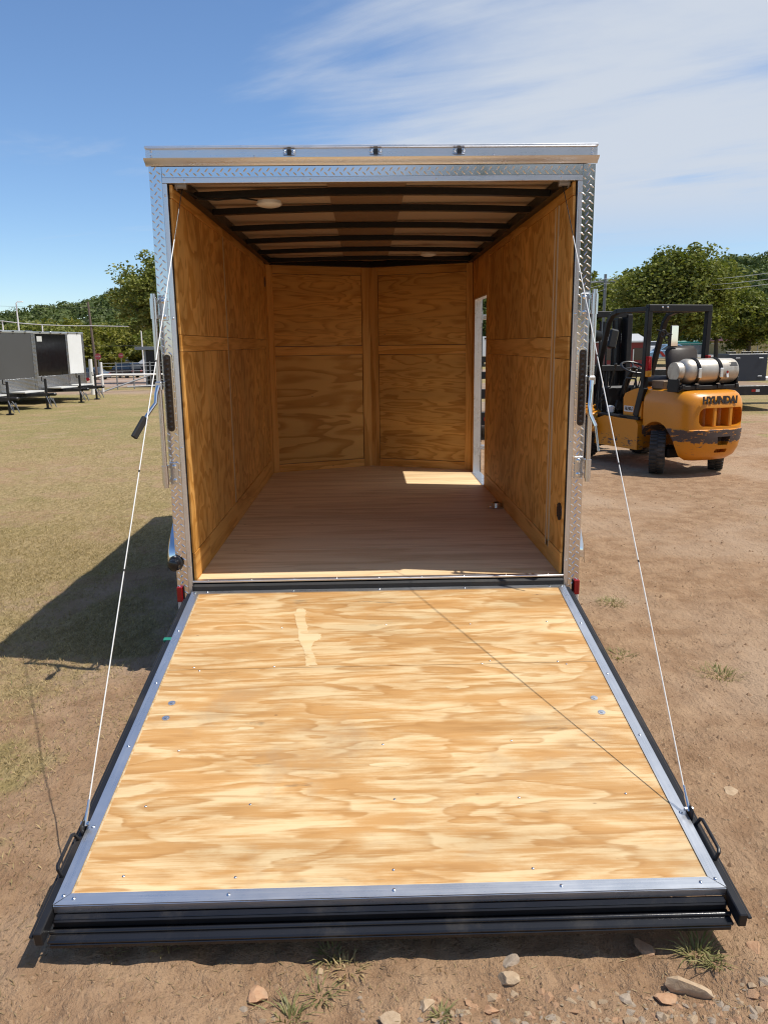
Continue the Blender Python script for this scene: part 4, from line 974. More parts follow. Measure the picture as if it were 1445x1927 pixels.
fk(MB().bx((-.455, 1.10, .69), (-.40, 1.24, .80), .02), 'step_mirror', M['pale'])
# mast and carriage
b = MB()
for s in (-1, 1):
    b.bx((s*.40-.045, 1.98, .16), (s*.40+.045, 2.14, 2.10), .006); b.bx((s*.30-.035, 2.10, .12), (s*.30+.035, 2.24, 2.06), .006)
for z in (2.06, 1.25, .40): b.bx((-.44, 2.0, z), (.44, 2.06, z+.09), .006)
mast = fk(b, 'mast', M['fk_black'])
for s in (-1, 1): fk(MB().cyl((s*.20, 2.12, .2), (s*.20, 2.12, 1.15), .038).cyl((s*.20, 2.12, 1.15), (s*.20, 2.12, 2.02), .024), 'lift_cylinder', M['fk_black'], mast)
for x in (-.06, 0, .06): fk(MB().tube([(x, 2.08, .5), (x, 2.08, 2.0)], .016, 8), 'mast_hose', M['black_rubber'], mast)
text_mesh('HYUNDAI', .13, .002, Matrix(((0, 0, -1, -.447), (0, -1, 0, 2.06), (1, 0, 0, 1.62), (0, 0, 0, 1))) if False else Matrix(((0, 0, -1, -.447), (0, 1, 0, 2.06), (1, 0, 0, 1.62), (0, 0, 0, 1))), 'mast_lettering', M['pale_letter'], mast, 0, 1.35, .004)
fk(MB().bx((-.4475, 2.03, 1.02), (-.4465, 2.09, 1.18), 0), 'mast_sticker', M['amber'], mast)
b = MB()
for i in range(9): b.bx((-.52+i*.13-.015, 2.30, .55), (-.52+i*.13+.015, 2.34, 1.30), .003)
b.bx((-.55, 2.29, 1.28), (.55, 2.35, 1.34), .004); b.bx((-.55, 2.27, .35), (.55, 2.33, .45), .004); b.bx((-.55, 2.27, .55), (.55, 2.33, .63), .004)
fk(b, 'load_backrest', M['fk_black'])
for s in (-1, 1): fk(MB().bx((s*.30-.06, 2.33, .06), (s*.30+.06, 2.38, .62), .006).bx((s*.30-.06, 2.36, .05), (s*.30+.06, 3.40, .09), .006), 'fork_arm', M['fk_black'])
wl = fk(MB().lathe((-.36, 1.62, 1.78), (-.1, 1, 0), [(0, .03), (.02, .075), (.09, .085), (.10, .07)], 16), 'work_lamp', M['black_plastic'])
fk(MB().box((-.18, 1.56, 1.74), (.15, .05, .28), .04, Matrix.Rotation(.2, 3, 'Y')), 'front_mirror', M['black_plastic'])
# gas cylinder with its cradle
gz = 1.315; gy = -.20
b = MB(); b.lathe((-.455, gy, gz), (1, 0, 0), [(0, .095), (.0, .118), (.075, .122), (.085, .085), (.09, .10), (.12, .135), (.17, .158), (.60, .160), (.66, .160), (.70, .158), (.86, .156), (.885, .148), (.89, .12), (.86, .11)], 36)
gc = fk(b, 'gas_cylinder', M['tank'])
for x in (-.19, .14):
    b = MB(); b.torus((x, gy, gz), (1, 0, 0), .166, .006, 32, 6)
    for d in (-.02, -.01, .01, .02): b.torus((x+d, gy, gz), (1, 0, 0), .166, .006, 32, 6)
    fk(b, 'strap', M['fk_black'], gc); fk(MB().box((x, gy-.168, gz-.02), (.05, .025, .12), .006), 'strap_buckle', M['zinc'], gc)
fk(MB().box((.24, gy-.147, gz-.03), (.035, .03, .11), .002, Matrix.Rotation(-.25, 3, 'X')), 'hazard_sticker', M['pale'], gc)
dm = fk(MB().box((.24, gy-.164, gz-.012), (.026, .004, .026), 0, Matrix.Rotation(math.pi/4, 3, 'Y')), 'hazard_diamond', M['red_lens'], gc)
fk(MB().box((.345, gy-.128, gz+.085), (.12, .006, .055), 0, Matrix.Rotation(-.62, 3, 'X')), 'cylinder_slot', M['black_plastic'], gc)
b = MB(); b.bx((-.44, gy-.14, 1.09), (.46, gy-.10, 1.14), .006); b.bx((-.44, gy+.10, 1.09), (.46, gy+.14, 1.14), .006)
for x in (-.40, -.19, .14, .42): b.bx((x-.025, gy-.15, 1.10), (x+.025, gy+.15, 1.155), .005)
b.bx((.43, gy-.12, 1.10), (.46, gy+.12, 1.32), .006); b.bx((-.46, gy-.11, 1.06), (-.43, gy+.10, 1.22), .006); b.bx((-.3, gy-.09, 1.07), (.3, gy+.09, 1.10), .005)
fk(b, 'cylinder_cradle', M['fk_black'])
fk(MB().bx((-.40, .06, 1.08), (-.10, .30, 1.19), .01), 'battery_cover', M['bare'])
# ------------------------------------------------------------------ the yard beyond: pixel -> point on the real ground
def GT(x, y):
    p = G(x, y, 0.)
    for _ in range(40):
        z = -float(land_drop(p[0], p[1])); q = G(x, y, z); p = p*.6+q*.4
    return np.array([p[0], p[1], -float(land_drop(p[0], p[1]))])
def gz_at(x, y): return float(ground_z(np.array([x]), np.array([y]))[0])
def paint(name, c, rough=.3, **k): return plain(name, c, rough, 0, .06, 3., **k)
M['t_grey'] = paint('slate_grey_panel', (.075, .075, .077), .35); M['t_black'] = paint('gloss_black_panel', (.010, .010, .011), .06); M['t_white'] = paint('white_panel', (.80, .81, .82), .3); M['t_maroon'] = paint('maroon_panel', (.10, .012, .02), .2)
def dotted(name):
    m, t, b = mat_new(name); v = coords(t); n = noise(t, v, 3., 3); 
    vo = t.nodes.new('ShaderNodeTexVoronoi'); vo.inputs['Scale'].default_value = 26.; vo.inputs['Randomness'].default_value = .15; L(t, v, vo.inputs['Vector'])
    b.inputs['Metallic'].default_value = 1.; L(t, mixc(t, n, (.30, .30, .31), (.50, .50, .52)), b.inputs['Base Color']); b.inputs['Roughness'].default_value = .22
    bump(t, b, smooth(t, vo.outputs['Distance'], .1, .5), .7, .01); return m
M['tread_far'] = dotted('far_tread_plate')
def yard_trailer(foot, h_deg, mat, label, H=2.22, sticker=False, red=False):
    J = GT(*foot); h = math.radians(h_deg); d = Vector((math.cos(h), math.sin(h), 0)); loc = Vector(J)-d*.88
    R_ = empty('enclosed_trailer', loc, h, label, 'trailer', 'enclosed trailers parked in a row on the lawn')
    def p(name, m_, a, b_, bev=.004, parent=R_): return MB().bx(a, b_, bev).build(name, m_, parent)
    W = .93; zb = .36
    p('body', mat, (-4.2, -W+.01, zb), (-.03, W-.01, H-.07), .01)
    p('roof_cap', M['alu_x'], (-4.22, -W-.01, H-.068), (.012, W+.01, H), .01)
    p('front_panel', mat, (-.028, -W+.12, .86), (.004, W-.12, H-.07))
    sg = p('stone_guard', M['tread_far'], (-.028, -W+.12, zb), (.006, W-.12, .857))
    for s in (-1, 1):
        a, b_ = sorted((s*(W-.115), s*W)); p('corner_trim', M['tread_far'], (-.16, a, zb), (.010, b_, H-.07))
        p('bottom_rail', M['alu_x'], (-4.2, s*W-.02, zb-.06), (-.17, s*W+.02, zb+.04))
        wl_ = MB().lathe((-2.4, s*(W+.02), .33), (0, s, 0), [(0, .2), (0, .29), (.03, .33), (.14, .33), (.17, .29), (.16, .2)], 24).build('wheel', M['black_rubber'], R_)
        MB().lathe((-2.4, s*(W+.03), .33), (0, s, 0), [(.02, .05), (.10, .08), (.14, .19), (.1, .2)], 18).build('rim', M['zinc'], wl_)
        b = MB(); n = 10; vs = []
        for i in range(n+1):
            a_ = math.pi*i/n; vs += [(-2.4-.45*math.cos(a_), s*W, .30+.42*math.sin(a_)), (-2.4-.45*math.cos(a_), s*(W+.22), .30+.41*math.sin(a_))]
        b.add(vs, [(2*i, 2*i+1, 2*i+3, 2*i+2) for i in range(n)]); b.build('fender', M['alu_x'], R_)
    for y in (-.55, .0, .55): p('marker_light', M['dark_lens'], (.012, y-.04, H-.05), (.03, y+.04, H-.02), .003)
    b = MB()
    for s in (-1, 1): b.bar((-.2, s*.62, .40), (.95, .0, .40), .06, .10, .004)
    b.build('tongue', M['black_steel'], R_)
    p('step_cover', M['white_plastic'], (.02, -.46, .462), (.52, .46, .50), .004); p('battery_box', M['black_gloss'], (.04, -.42, .36), (.54, .42, .461), .004)
    b = MB(); b.cyl((.88, 0, .03), (.88, 0, .86), .035, n=12); b.cyl((.88, 0, .78), (.88, -.16, .80), .012); b.cyl((.88, -.16, .80), (.88, -.16, .92), .014)
    jk = b.build('tongue_jack', M['black_steel'], R_); MB().lathe((.88, 0, 0), (0, 0, 1), [(0, .10), (.02, .10), (.03, .04)], 16).build('jack_foot', M['black_steel'], jk)
    MB().bx((.93, -.06, .37), (1.19, .06, .46), .03).build('coupler', M['black_steel'], R_)
    ch = MB()
    for s in (-1, 1): ch.tube([(.91, s*.06, .36), (1.03, s*.12, .16), (1.09, s*.10, .05), (1.01, s*.08, .30)], .014, 6)
    ch.build('safety_chain', M['steel_dark'], R_)
    if sticker: p('maker_sticker', M['pale'], (.0045, -W+.20, H-.30), (.006, -W+.46, H-.14), 0)
    if red: MB().prism([(0, 0), (.10, .03), (.16, -.06), (.05, -.10)], .01, Matrix.Translation((.60, -.1, .70))@Matrix.Rotation(1.3, 4, 'X')).build('warning_tag', M['red_lens'], R_)
    return R_
yard_trailer((20, 780), -12, M['t_maroon'], 'maroon enclosed trailer cut off by the left edge, nearest of the row')
yard_trailer((91, 769), -12, M['t_grey'], 'enclosed trailer with a dull grey front panel on the lawn')
yard_trailer((154, 757), -12, M['t_black'], 'enclosed trailer with a glossy black reflecting front panel', sticker=True)
yard_trailer((183, 751), -12, M['t_white'], 'enclosed trailer with a white front panel, farthest of the row', red=True, H=2.24)
# ---- white pipe gate and wire fence
M['white_pipe'] = plain('white_painted_pipe', (.80, .79, .76), .45, 0, .08, 3.); M['galv'] = plain('galvanised_pipe', (.26, .27, .28), .5, .5, .12, 3.); M['post_wood'] = plain('weathered_pole_wood', (.14, .105, .08), .85, 0, .3, 3., .4)
g1, g2 = GT(176, 742), GT(195, 738)
gt = empty('pipe_gate_post', tuple(g1), 0, 'white pipe gate post frame with two uprights beside the white trailer', 'gate post')
d12 = Vector(g2-g1)
MB().cyl((0, 0, -.05), (0, 0, 1.30), .07, n=12).build('upright', M['white_pipe'], gt); MB().cyl(d12, d12+Vector((0, 0, 1.16)), .05, n=12).build('upright', M['white_pipe'], gt)
MB().cyl((0, 0, .62), d12+Vector((0, 0, .66)), .035, n=10).build('cross_pipe', M['white_pipe'], gt)
e2 = GT(318, 733)
ga_ = empty('pipe_gate', tuple(g2), 0, 'long white pipe gate with a diagonal brace along the yard', 'gate'); dv = Vector(e2-g2)
MB().cyl((0, 0, .68), dv+Vector((0, 0, .62)), .032, n=10).build('top_rail', M['white_pipe'], ga_)
MB().cyl(dv*.36+Vector((0, 0, .18)), dv+Vector((0, 0, .18)), .022, n=10).build('bottom_rail', M['galv'], ga_)
MB().cyl((0, 0, .02), dv*.72+Vector((0, 0, .60)), .030, n=10).build('brace', M['galv'], ga_)
MB().cyl(dv+Vector((0, 0, -.05)), dv+Vector((0, 0, 1.2)), .06, n=10).build('end_post', M['white_pipe'], ga_)
f0, f1 = GT(196, 734), GT(330, 729); wf = empty('wire_fence', tuple(f0), 0, 'low wire fence with thin steel posts behind the pipe gate', 'fence'); dv = Vector(f1-f0)
for f_ in (.0, .19, .42, .66, .9): MB().cyl(dv*f_, dv*f_+Vector((0, 0, 1.12)), .028, n=8).build('fence_post', M['galv'], wf)
b = MB()
for z in (.15, .35, .55, .75, .95, 1.08): b.cyl((0, 0, z), dv+Vector((0, 0, z)), .005, n=4)
b.build('fence_wire', M['galv'], wf)
# black kiosk
k0 = GT(286, 728); ks = empty('kiosk', tuple(k0), math.radians(-6), 'small black shed with a flat grey roof behind the pipe gate', 'shed')
MB().bx((-.15, 0, .10), (2.4, 1.6, 1.58), .01).build('wall', M['t_black'], ks); MB().bx((-.55, -.25, 1.60), (2.7, 1.9, 1.74), .01).build('roof', M['galv'], ks)
MB().bx((-.22, -.06, .0), (-.14, .02, 1.60), .004).build('corner_post', M['galv'], ks); MB().bx((-.2, -.02, .0), (2.4, 1.6, .098), .004).build('base', M['galv'], ks)
# ---- vehicles
M['car_glass'] = glass('dark_window_glass'); M['chrome_far'] = M['zinc']
def car(name, loc, h, bodyc, label, L_=4.6, W=1.8, Hh=1.45, suv=False, pickup=False, extra=None):
    R_ = empty(name, loc, h, label, 'car', None); hl = L_/2; z0, zb = .26, (.92 if not suv else 1.08)
    low = [(-hl, .40), (-hl+.06, z0), (hl-.08, z0), (hl, .42), (hl-.04, .66), (hl-.30, zb-.20), (hl*.36, zb), (-hl+.25, zb), (-hl+.02, zb-.15)]
    b = MB(); nw = 5; vs = []; npf = len(low)
    for i, k_ in enumerate((-1, -.93, 0, .93, 1)):
        sc = .93 if abs(k_) == 1 else 1.
        for x, z in low: vs.append((x*(.985 if abs(k_) == 1 else 1), k_*W/2, .55+(z-.55)*sc))
    fs = [(i*npf+j, i*npf+(j+1) % npf, (i+1)*npf+(j+1) % npf, (i+1)*npf+j) for i in range(nw-1) for j in range(npf)] + [tuple(range(npf)), tuple((nw-1)*npf+j for j in range(npf))[::-1]]
    b.add(vs, fs); b.build('body', bodyc, R_, 40)
    if pickup: cab = [(-.2, zb-.02), (-.05, Hh-.05), (.1, Hh), (.9, Hh), (1.45, zb-.02)]
    elif suv: cab = [(-hl+.08, zb-.02), (-hl+.30, Hh-.06), (-hl+.5, Hh), (hl*.10, Hh), (hl*.45, zb-.02)]
    else: cab = [(-hl+.45, zb-.02), (-hl*.42, Hh-.03), (-hl*.25, Hh), (hl*.12, Hh-.02), (hl*.50, zb-.02)]
    def cabin(ins, top): return [(x, z) for x, z in cab]
    vs = []; n = len(cab)
    for sg in (-1, 1):
        for x, z in cab:
            f_ = (z-zb)/(Hh-zb); vs.append((x, sg*(W/2*.95-.16*f_), z))
    b = MB(); b.add(vs, [tuple(range(n)), tuple(range(n, 2*n))[::-1]] + [(j, (j+1) % n, n+(j+1) % n, n+j) for j in range(n)]); b.build('cabin', bodyc, R_, 30)
    # windows a few millimetres proud of the cabin
    def win(x0, x1, sg):
        def edge(x):
            for j in range(n-1):
                if cab[j][0] <= x <= cab[j+1][0]:
                    f_ = (x-cab[j][0])/max(1e-6, cab[j+1][0]-cab[j][0]); return cab[j][1]+f_*(cab[j+1][1]-cab[j][1])
            return zb
        pts = [(x0, zb+.05), (x1, zb+.05)] + [(x, max(zb+.06, edge(x)-.09)) for x in np.linspace(x1, x0, 5)]
        vs = []
        for x, z in pts: vs.append((x, sg*(W/2*.95-.16*(z-zb)/(Hh-zb)+.006), z))
        MB().add(vs, [tuple(range(len(vs)))]).build('side_window', M['car_glass'], R_, 0)
    xa, xb = cab[0][0]+.28, cab[-1][0]-.20; xm = (xa+xb)/2
    for sg in (-1, 1):
        win(xa, xm-.04, sg); win(xm+.04, xb, sg)
    for (xA, zA), (xB, zB), nm in ((cab[0], cab[1], 'rear_window'), (cab[-1], cab[-2], 'windscreen')):
        sgn = -1 if nm == 'rear_window' else 1; vs = []
        for f_ in (.12, .92):
            x = xA+(xB-xA)*f_+sgn*.012; z = zA+(zB-zA)*f_+.006; hw = W/2*.95-.16*(z-zb)/(Hh-zb)-.08
            vs += [(x, -hw, z), (x, hw, z)]
        MB().add(vs, [(0, 1, 3, 2)]).build(nm, M['car_glass'], R_, 0)
    for x in (-hl*.62, hl*.64):
        for sg in (-1, 1):
            wl_ = MB().lathe((x, sg*(W/2-.20), .32), (0, sg, 0), [(0, .2), (0, .29), (.03, .32), (.18, .32), (.21, .29), (.20, .2)], 22).build('wheel', M['black_rubber'], R_)
            MB().lathe((x, sg*(W/2-.10), .32), (0, sg, 0), [(.0, .05), (.05, .08), (.09, .19), (.05, .2)], 16).build('rim', M['zinc'], wl_)
    for sg in (-1, 1):
        a, b_ = sorted((sg*W*.26, sg*W*.46))
        MB().bx((-hl-.012, a, zb-.28), (-hl+.12, b_, zb-.13), .01).build('tail_lamp', M['red_lens'], R_); MB().bx((hl-.14, a, .62), (hl+.0, b_, .74), .01).build('headlight', M['chrome'], R_)
    MB().bx((-hl-.05, -W*.45, .36), (-hl+.05, W*.45, .52), .02).build('rear_bumper', bodyc, R_)
    if extra: extra(R_, hl, W, zb)
    return R_
c1 = GT(196, 714); c1 = np.array([c1[0]-1.7, c1[1]+.5, c1[2]-.02])
car('parked_sedan', c1, math.radians(158), paint('grey_blue_car_paint', (.10, .125, .15), .15), 'grey blue sedan parked beyond the fence next to the dark SUV')
c2 = GT(222, 712); c2 = np.array([c2[0], c2[1]+2.5, c2[2]-.02])
car('parked_suv', c2, math.radians(150), paint('near_black_car_paint', (.012, .014, .02), .12), 'dark SUV parked beyond the fence, right of the grey blue sedan', 4.9, 1.95, 1.85, suv=True)
c3 = GT(262, 701); car('parked_wagon', c3, math.radians(170), paint('charcoal_car_paint', (.02, .02, .022), .2), 'small dark wagon parked farther off, right of the SUV', 4.3, 1.8, 1.55, suv=True)
# ---- poles, lamp, signs, wires on the left
def vpole(name, px, ytop, Y, r0, r1, mat, label, cat, lean=(0, 0), base_px=None):
    t_ = DY(px, ytop, Y); gz_ = gz_at(t_[0], Y); b = MB(); b.cyl((0, 0, -.2), (lean[0], lean[1], t_[2]-gz_), r0, r1, 10)
    e = empty(name, (t_[0]-lean[0], Y, gz_), 0, label, cat); b.build('pole', mat, e); return e, t_[2]-gz_
up, uh = vpole('utility_pole', 166, 568, 92., .17, .12, M['post_wood'], 'leaning brown wooden utility pole behind the white trailer', 'utility pole', (-.35, 0))
lp, lh = vpole('street_lamp', 31, 570, 72., .10, .06, M['white_pipe'], 'tall white street lamp above the grey trailer', 'street lamp')
MB().tube([(0, 0, lh-.02), (.12, 0, lh+.10), (.28, 0, lh+.12)], .035, 8).build('lamp_arm', M['white_pipe'], lp); MB().box((.40, 0, lh+.10), (.50, .22, .10), .03).build('lamp_head', M['white_plastic'], lp)
p1, h1 = vpole('line_post', 5, 604, 76., .08, .06, M['white_pipe'], 'white post at the far left carrying the pale cable', 'post')
p2, h2 = vpole('line_post', 80, 612, 78., .08, .06, M['white_pipe'], 'white post over the black trailer carrying the pale cable', 'post')
p3, h3 = vpole('line_post', 266, 622, 60., .06, .045, M['white_pipe'], 'thin white post standing behind the small black shed', 'post')
def wire(name, pts, r, mat, label, sag=.0, n=14):
    b = MB()
    for a_, c_ in zip(pts[:-1], pts[1:]):
        a_, c_ = Vector(a_), Vector(c_); b.tube([a_.lerp(c_, i/n)-Vector((0, 0, sag*4*(i/n)*(1-i/n))) for i in range(n+1)], r, 5)
    return b.build(name, mat, None, 35, label=label, cat='wire', group='overhead wires')
M['wire'] = plain('pale_overhead_wire', (.55, .55, .55), .4, .3, .1, 2.); M['wire_dark'] = plain('dark_overhead_wire', (.05, .05, .05), .5, 0, .1, 2.)
wire('overhead_wire', [DY(-60, 601, 75.9), DY(5, 604, 75.9), DY(80, 611, 77.9), DY(170, 613, 91.8), DY(320, 614, 96)], .045, M['wire'], 'thick pale cable strung across the trees on the left', .05)
wire('overhead_wire', [DY(-40, 650, 88), DY(178, 651, 91.8), DY(320, 647, 95)], .02, M['wire_dark'], 'dark wire low across the trees behind the parked cars', .1)
wire('overhead_wire', [DY(-40, 574, 88), DY(166, 578, 92.), DY(330, 590, 95)], .012, M['wire_dark'], 'thin wire high in the sky past the leaning utility pole', .1)
for x, yt, yb, Y, lab in ((185, 671, 705, 78., 'red stop sign in front of the leaning utility pole'), (228, 669, 690, 96., 'red stop sign on a post above the dark SUV')):
    t_ = DY(x, yt, Y); gz_ = gz_at(t_[0], Y); e = empty('stop_sign', (t_[0], Y, gz_), 0, lab, 'sign', 'stop signs'); zc_ = t_[2]-gz_
    MB().cyl((0, .02, 0), (0, .02, zc_+.2), .03, n=8).build('post', M['galv'], e)
    oc = [(.33*math.cos(math.pi/8+i*math.pi/4), .33*math.sin(math.pi/8+i*math.pi/4)) for i in range(8)]
    o = MB().prism(oc, .012, Matrix(((1, 0, 0, 0), (0, 0, -1, 0), (0, 1, 0, zc_), (0, 0, 0, 1)))).build('plate', M['red_sign'] if 'red_sign' in M else M.setdefault('red_sign', plain('red_sign_face', (.30, .04, .045), .5, 0, .05, 3.)), e, 0)
    text_mesh('STOP', .20, .001, Matrix(((1, 0, 0, 0), (0, 0, -1, -.015), (0, 1, 0, zc_), (0, 0, 0, 1))), 'lettering', M['pale'], e)
# low buildings on the left
def hut(name, pxl, pxr, ytop, Y, depth, wallm, roofm, label, ov=.25, rh=.5):
    a_, b_ = DY(pxl, ytop, Y), DY(pxr, ytop, Y); gz_ = gz_at((a_[0]+b_[0])/2, Y)-.05; w = (b_[0]-a_[0])/2; H_ = max(1.6, a_[2]-gz_)
    e = empty(name, ((a_[0]+b_[0])/2, Y, gz_), 0, label, 'building')
    MB().bx((-w, 0, 0), (w, depth, H_-rh), .01).build('wall', wallm, e)
    b = MB(); b.prism([(-ov, H_-rh), (depth/2, H_), (depth+ov, H_-rh), (depth+ov, H_-rh-.1), (-ov, H_-rh-.1)], 2*w+2*ov, Matrix(((0, 0, 1, -w-ov), (1, 0, 0, 0), (0, 1, 0, 0), (0, 0, 0, 1)))); b.build('roof', roofm, e, 0)
    for i in range(3):
        x = -w+(i+.5)*2*w/3; MB().bx((x-.35, -.02, (H_-rh)*.35), (x+.35, -.003, (H_-rh)*.75), .004).build('window', M['car_glass'], e)
    return e
M['cream'] = plain('cream_siding', (.55, .49, .36), .7, 0, .06, 1.); M['roof_grey'] = plain('grey_metal_roof', (.30, .31, .33), .45, .2, .08, 1.); M['red_wall'] = plain('dark_red_siding', (.20, .022, .022), .6, 0, .12, 2.)
M['white_roof'] = plain('pale_metal_roof', (.62, .63, .65), .4, .2, .06, 1.); M['yellow_wall'] = plain('yellow_siding', (.48, .33, .10), .6, 0, .08, 1.); M['pink_roof'] = plain('faded_red_roof', (.50, .20, .19), .6, 0, .1, 1.); M['green_roof'] = plain('pale_green_roof', (.20, .33, .22), .5, 0, .08, 1.)
hut('low_building', 204, 259, 672, 112., 7., M['cream'], M['roof_grey'], 'long low cream building with a grey roof behind the SUV')
hut('grey_hut', 262, 300, 677, 104., 5., M['galv'], M['roof_grey'], 'low grey hut between the cream building and the black shed')
# ---- right side: buildings, fence
sh = hut('red_shed', 1140, 1216, 628, 46., 4., M['red_wall'], M['white_roof'], 'dark red shed with a pale roof seen through the forklift', .15, .45)
for x in (-.6, .5): MB().bx((x-.03, -.03, 0), (x+.03, -.002, 1.3), 0).build('white_trim', M['white_pipe'], sh)
hut('yellow_building', 1384, 1530, 634, 92., 8., M['yellow_wall'], M['pink_roof'], 'low yellow building with a faded red roof at the right edge', .3, .35)
hut('green_roofed_building', 1424, 1560, 556, 140., 12., M['cream'], M['green_roof'], 'far building with a pale green roof at the right edge', .3, 3.)
hut('white_building', 1330, 1420, 592, 132., 8., M['t_white'], M['roof_grey'], 'far white building half hidden behind the big tree', .3, 1.2)
c4 = GT(1252, 678); car('white_suv', GT(1237, 667)+np.array([0, 6, 0]), math.radians(190), paint('white_car_paint', (.78, .79, .80), .2), 'white SUV parked in front of the far chain link fence', 4.7, 1.9, 1.75, suv=True)
def stripes(R_, hl, W, zb):
    for i, (x, m_) in enumerate(((-1.2, M['red_lens']), (-.5, M['t_white']), (.4, M['red_lens']))):
        MB().prism([(x, .35), (x+.35, .35), (x+.75, zb-.1), (x+.45, zb-.1)], .01, Matrix(((1, 0, 0, 0), (0, 0, 1, W/2), (0, 1, 0, 0), (0, 0, 0, 1)))).build('side_stripe', m_, R_, 0)
car('striped_car', c4, math.radians(185), paint('light_blue_car_paint', (.16, .30, .48), .2), 'light blue car with red and white side stripes behind the forklift seat', 4.4, 1.8, 1.45, extra=stripes)
fa, fb = GT(1246, 673), GT(1475, 671); cf = empty('chain_link_fence', tuple(fa), 0, 'grey chain link fence behind the forklift and the pickup bed trailers', 'fence'); cf['label'] = 'grey chain link fence running behind the forklift to the yellow building'; dv = Vector(fb-fa)
nps = 9
for i in range(nps+1): MB().cyl(dv*(i/nps), dv*(i/nps)+Vector((0, 0, 1.45)), .04, n=8).build('fence_post', M['galv'], cf)
MB().cyl((0, 0, 1.42), dv+Vector((0, 0, 1.42)), .022, n=8).build('top_rail', M['galv'], cf)
b = MB(); n = int(dv.length/.16); u_ = dv.normalized()
for i in range(n):
    p_ = u_*(i*.16)
    for sg in (-1, 1):
        q_ = p_+u_*(1.4*sg)
        if 0 <= q_.dot(u_) <= dv.length: b.bar(p_+Vector((0, 0, .02)), q_+Vector((0, 0, 1.40)), .010, .010)
b.build('wire_mesh', M['galv'], cf, 0, kind='stuff')
# ---- flat deck trailers
M['deck'] = plywood('weathered_deck_board', (.42, .31, .21), (.30, .20, .12), 0, 1, .5, 9., 3., 81., tone=.25, wf=.7, stain=.3)
M['navy'] = plain('dark_navy_steel', (.030, .038, .052), .4, 0, .12, 2., .03)
def flatbed(label, x0, x1, y0, y1, z, rz=0.):
    cx, cyy = (x0+x1)/2, (y0+y1)/2; e = empty('flatbed_trailer', (cx, cyy, 0), rz, label, 'trailer', 'flat deck trailers behind the forklift'); hx, hy = (x1-x0)/2, (y1-y0)/2
    nb = int((2*hy-.12)/.19)
    for i in range(nb):
        y = -hy+.06+i*(2*hy-.12)/nb; MB().bx((-hx+.06, y+.004, z-.045), (hx-.06, y+(2*hy-.12)/nb-.004, z), .004).build('deck_board', M['deck'], e)
    for y in (-hy, hy): MB().bx((-hx, y-.055, z-.24), (hx, y+.055, z-.01), .006).build('side_rail', M['black_steel'], e)
    for x in (-hx, hx): MB().bx((x-.055, -hy+.056, z-.24), (x+.055, hy-.056, z-.01), .006).build('end_rail', M['black_steel'], e)
    for i in range(5):
        x = -hx*.8+i*hx*.4; MB().bx((x-.03, -hy+.056, z-.2), (x+.03, hy-.056, z-.05), .004).build('cross_member', M['black_steel'], e)
    for x in np.arange(-hx+.35, hx, .85): MB().bx((x-.10, -hy-.060, z-.16), (x+.0, -hy-.0555, z-.10), 0).build('reflector', M['red_lens'], e); MB().bx((x+.005, -hy-.060, z-.16), (x+.10, -hy-.0555, z-.10), 0).build('reflector', M['pale'], e)
    for x in (-.45, .45):
        for sg in (-1, 1):
            wl_ = MB().lathe((x*.9, sg*(hy-.42), .30), (0, sg, 0), [(0, .18), (0, .26), (.03, .30), (.16, .30), (.19, .26), (.18, .18)], 22).build('wheel', M['black_rubber'], e)
            MB().lathe((x*.9, sg*(hy-.32), .30), (0, sg, 0), [(.0, .05), (.04, .08), (.08, .17), (.05, .18)], 16).build('rim', M['zinc'], wl_)
    return e
flatbed('low flat deck trailer with plank floor seen through the side doorway', -1.6, 2.75, 10.1, 12.6, .50)
flatbed('long flat deck trailer with reflectors behind the forklift at the right', .6, 10.2, 15.2, 18.0, .62)
flatbed('farther flat deck trailer carrying small black frames behind the navy box', 3., 13., 22.0, 24.2, .80)
bxo = empty('steel_box', (DY(1412, 700, 17.2)[0], 17.2, .621), math.radians(-2), 'dark navy steel box standing on the long flat deck trailer', 'box')
MB().bx((-.62, 0, 0), (.42, .06, .72), .01).build('side_plate', M['navy'], bxo); MB().bx((-.62, .062, 0), (-.56, .75, .72), .01).build('end_plate', M['navy'], bxo); MB().bx((.36, .062, 0), (.42, .75, .72), .01).build('end_plate', M['navy'], bxo); MB().bx((-.55, .1, .01), (.35, .7, .06), .005).build('bottom_plate', M['navy'], bxo)
for x in (-.38, .24):
    for z in (.12, .60): MB().bx((x-.06, -.02, z-.02), (x+.06, -.002, z+.02), .005).build('tie_hook', M['galv'], bxo)
MB().bx((.46, .1, .0), (1.3, .7, .10), .01).build('silver_plate', M['alu_x'], None, label='bright metal plate lying on the deck right of the navy box', cat='plate').location = bxo.location
for i, px in enumerate((1374, 1403, 1424, 1446)):
    p_ = DY(px, 668, 23.); e = empty('ramp_frame', (p_[0], 23., .801), 0, ('first', 'second', 'third', 'fourth')[i]+' small black ladder frame from the left in the row on the far deck', 'frame', 'small black frames on the far deck')
    for x in (-.15, .15): MB().bx((x-.02, -.02, 0), (x+.02, .02, .52), .004).build('upright', M['black_steel'], e)
    for x in (-.05, .05): MB().bx((x-.012, -.015, .3), (x+.012, .015, .48), 0).build('slat', M['black_steel'], e)
    MB().bx((-.17, -.02, .48), (.17, .02, .521), .004).build('top_bar', M['black_steel'], e); MB().bx((-.13, -.02, .22), (.13, .02, .26), .004).build('lower_bar', M['black_steel'], e)
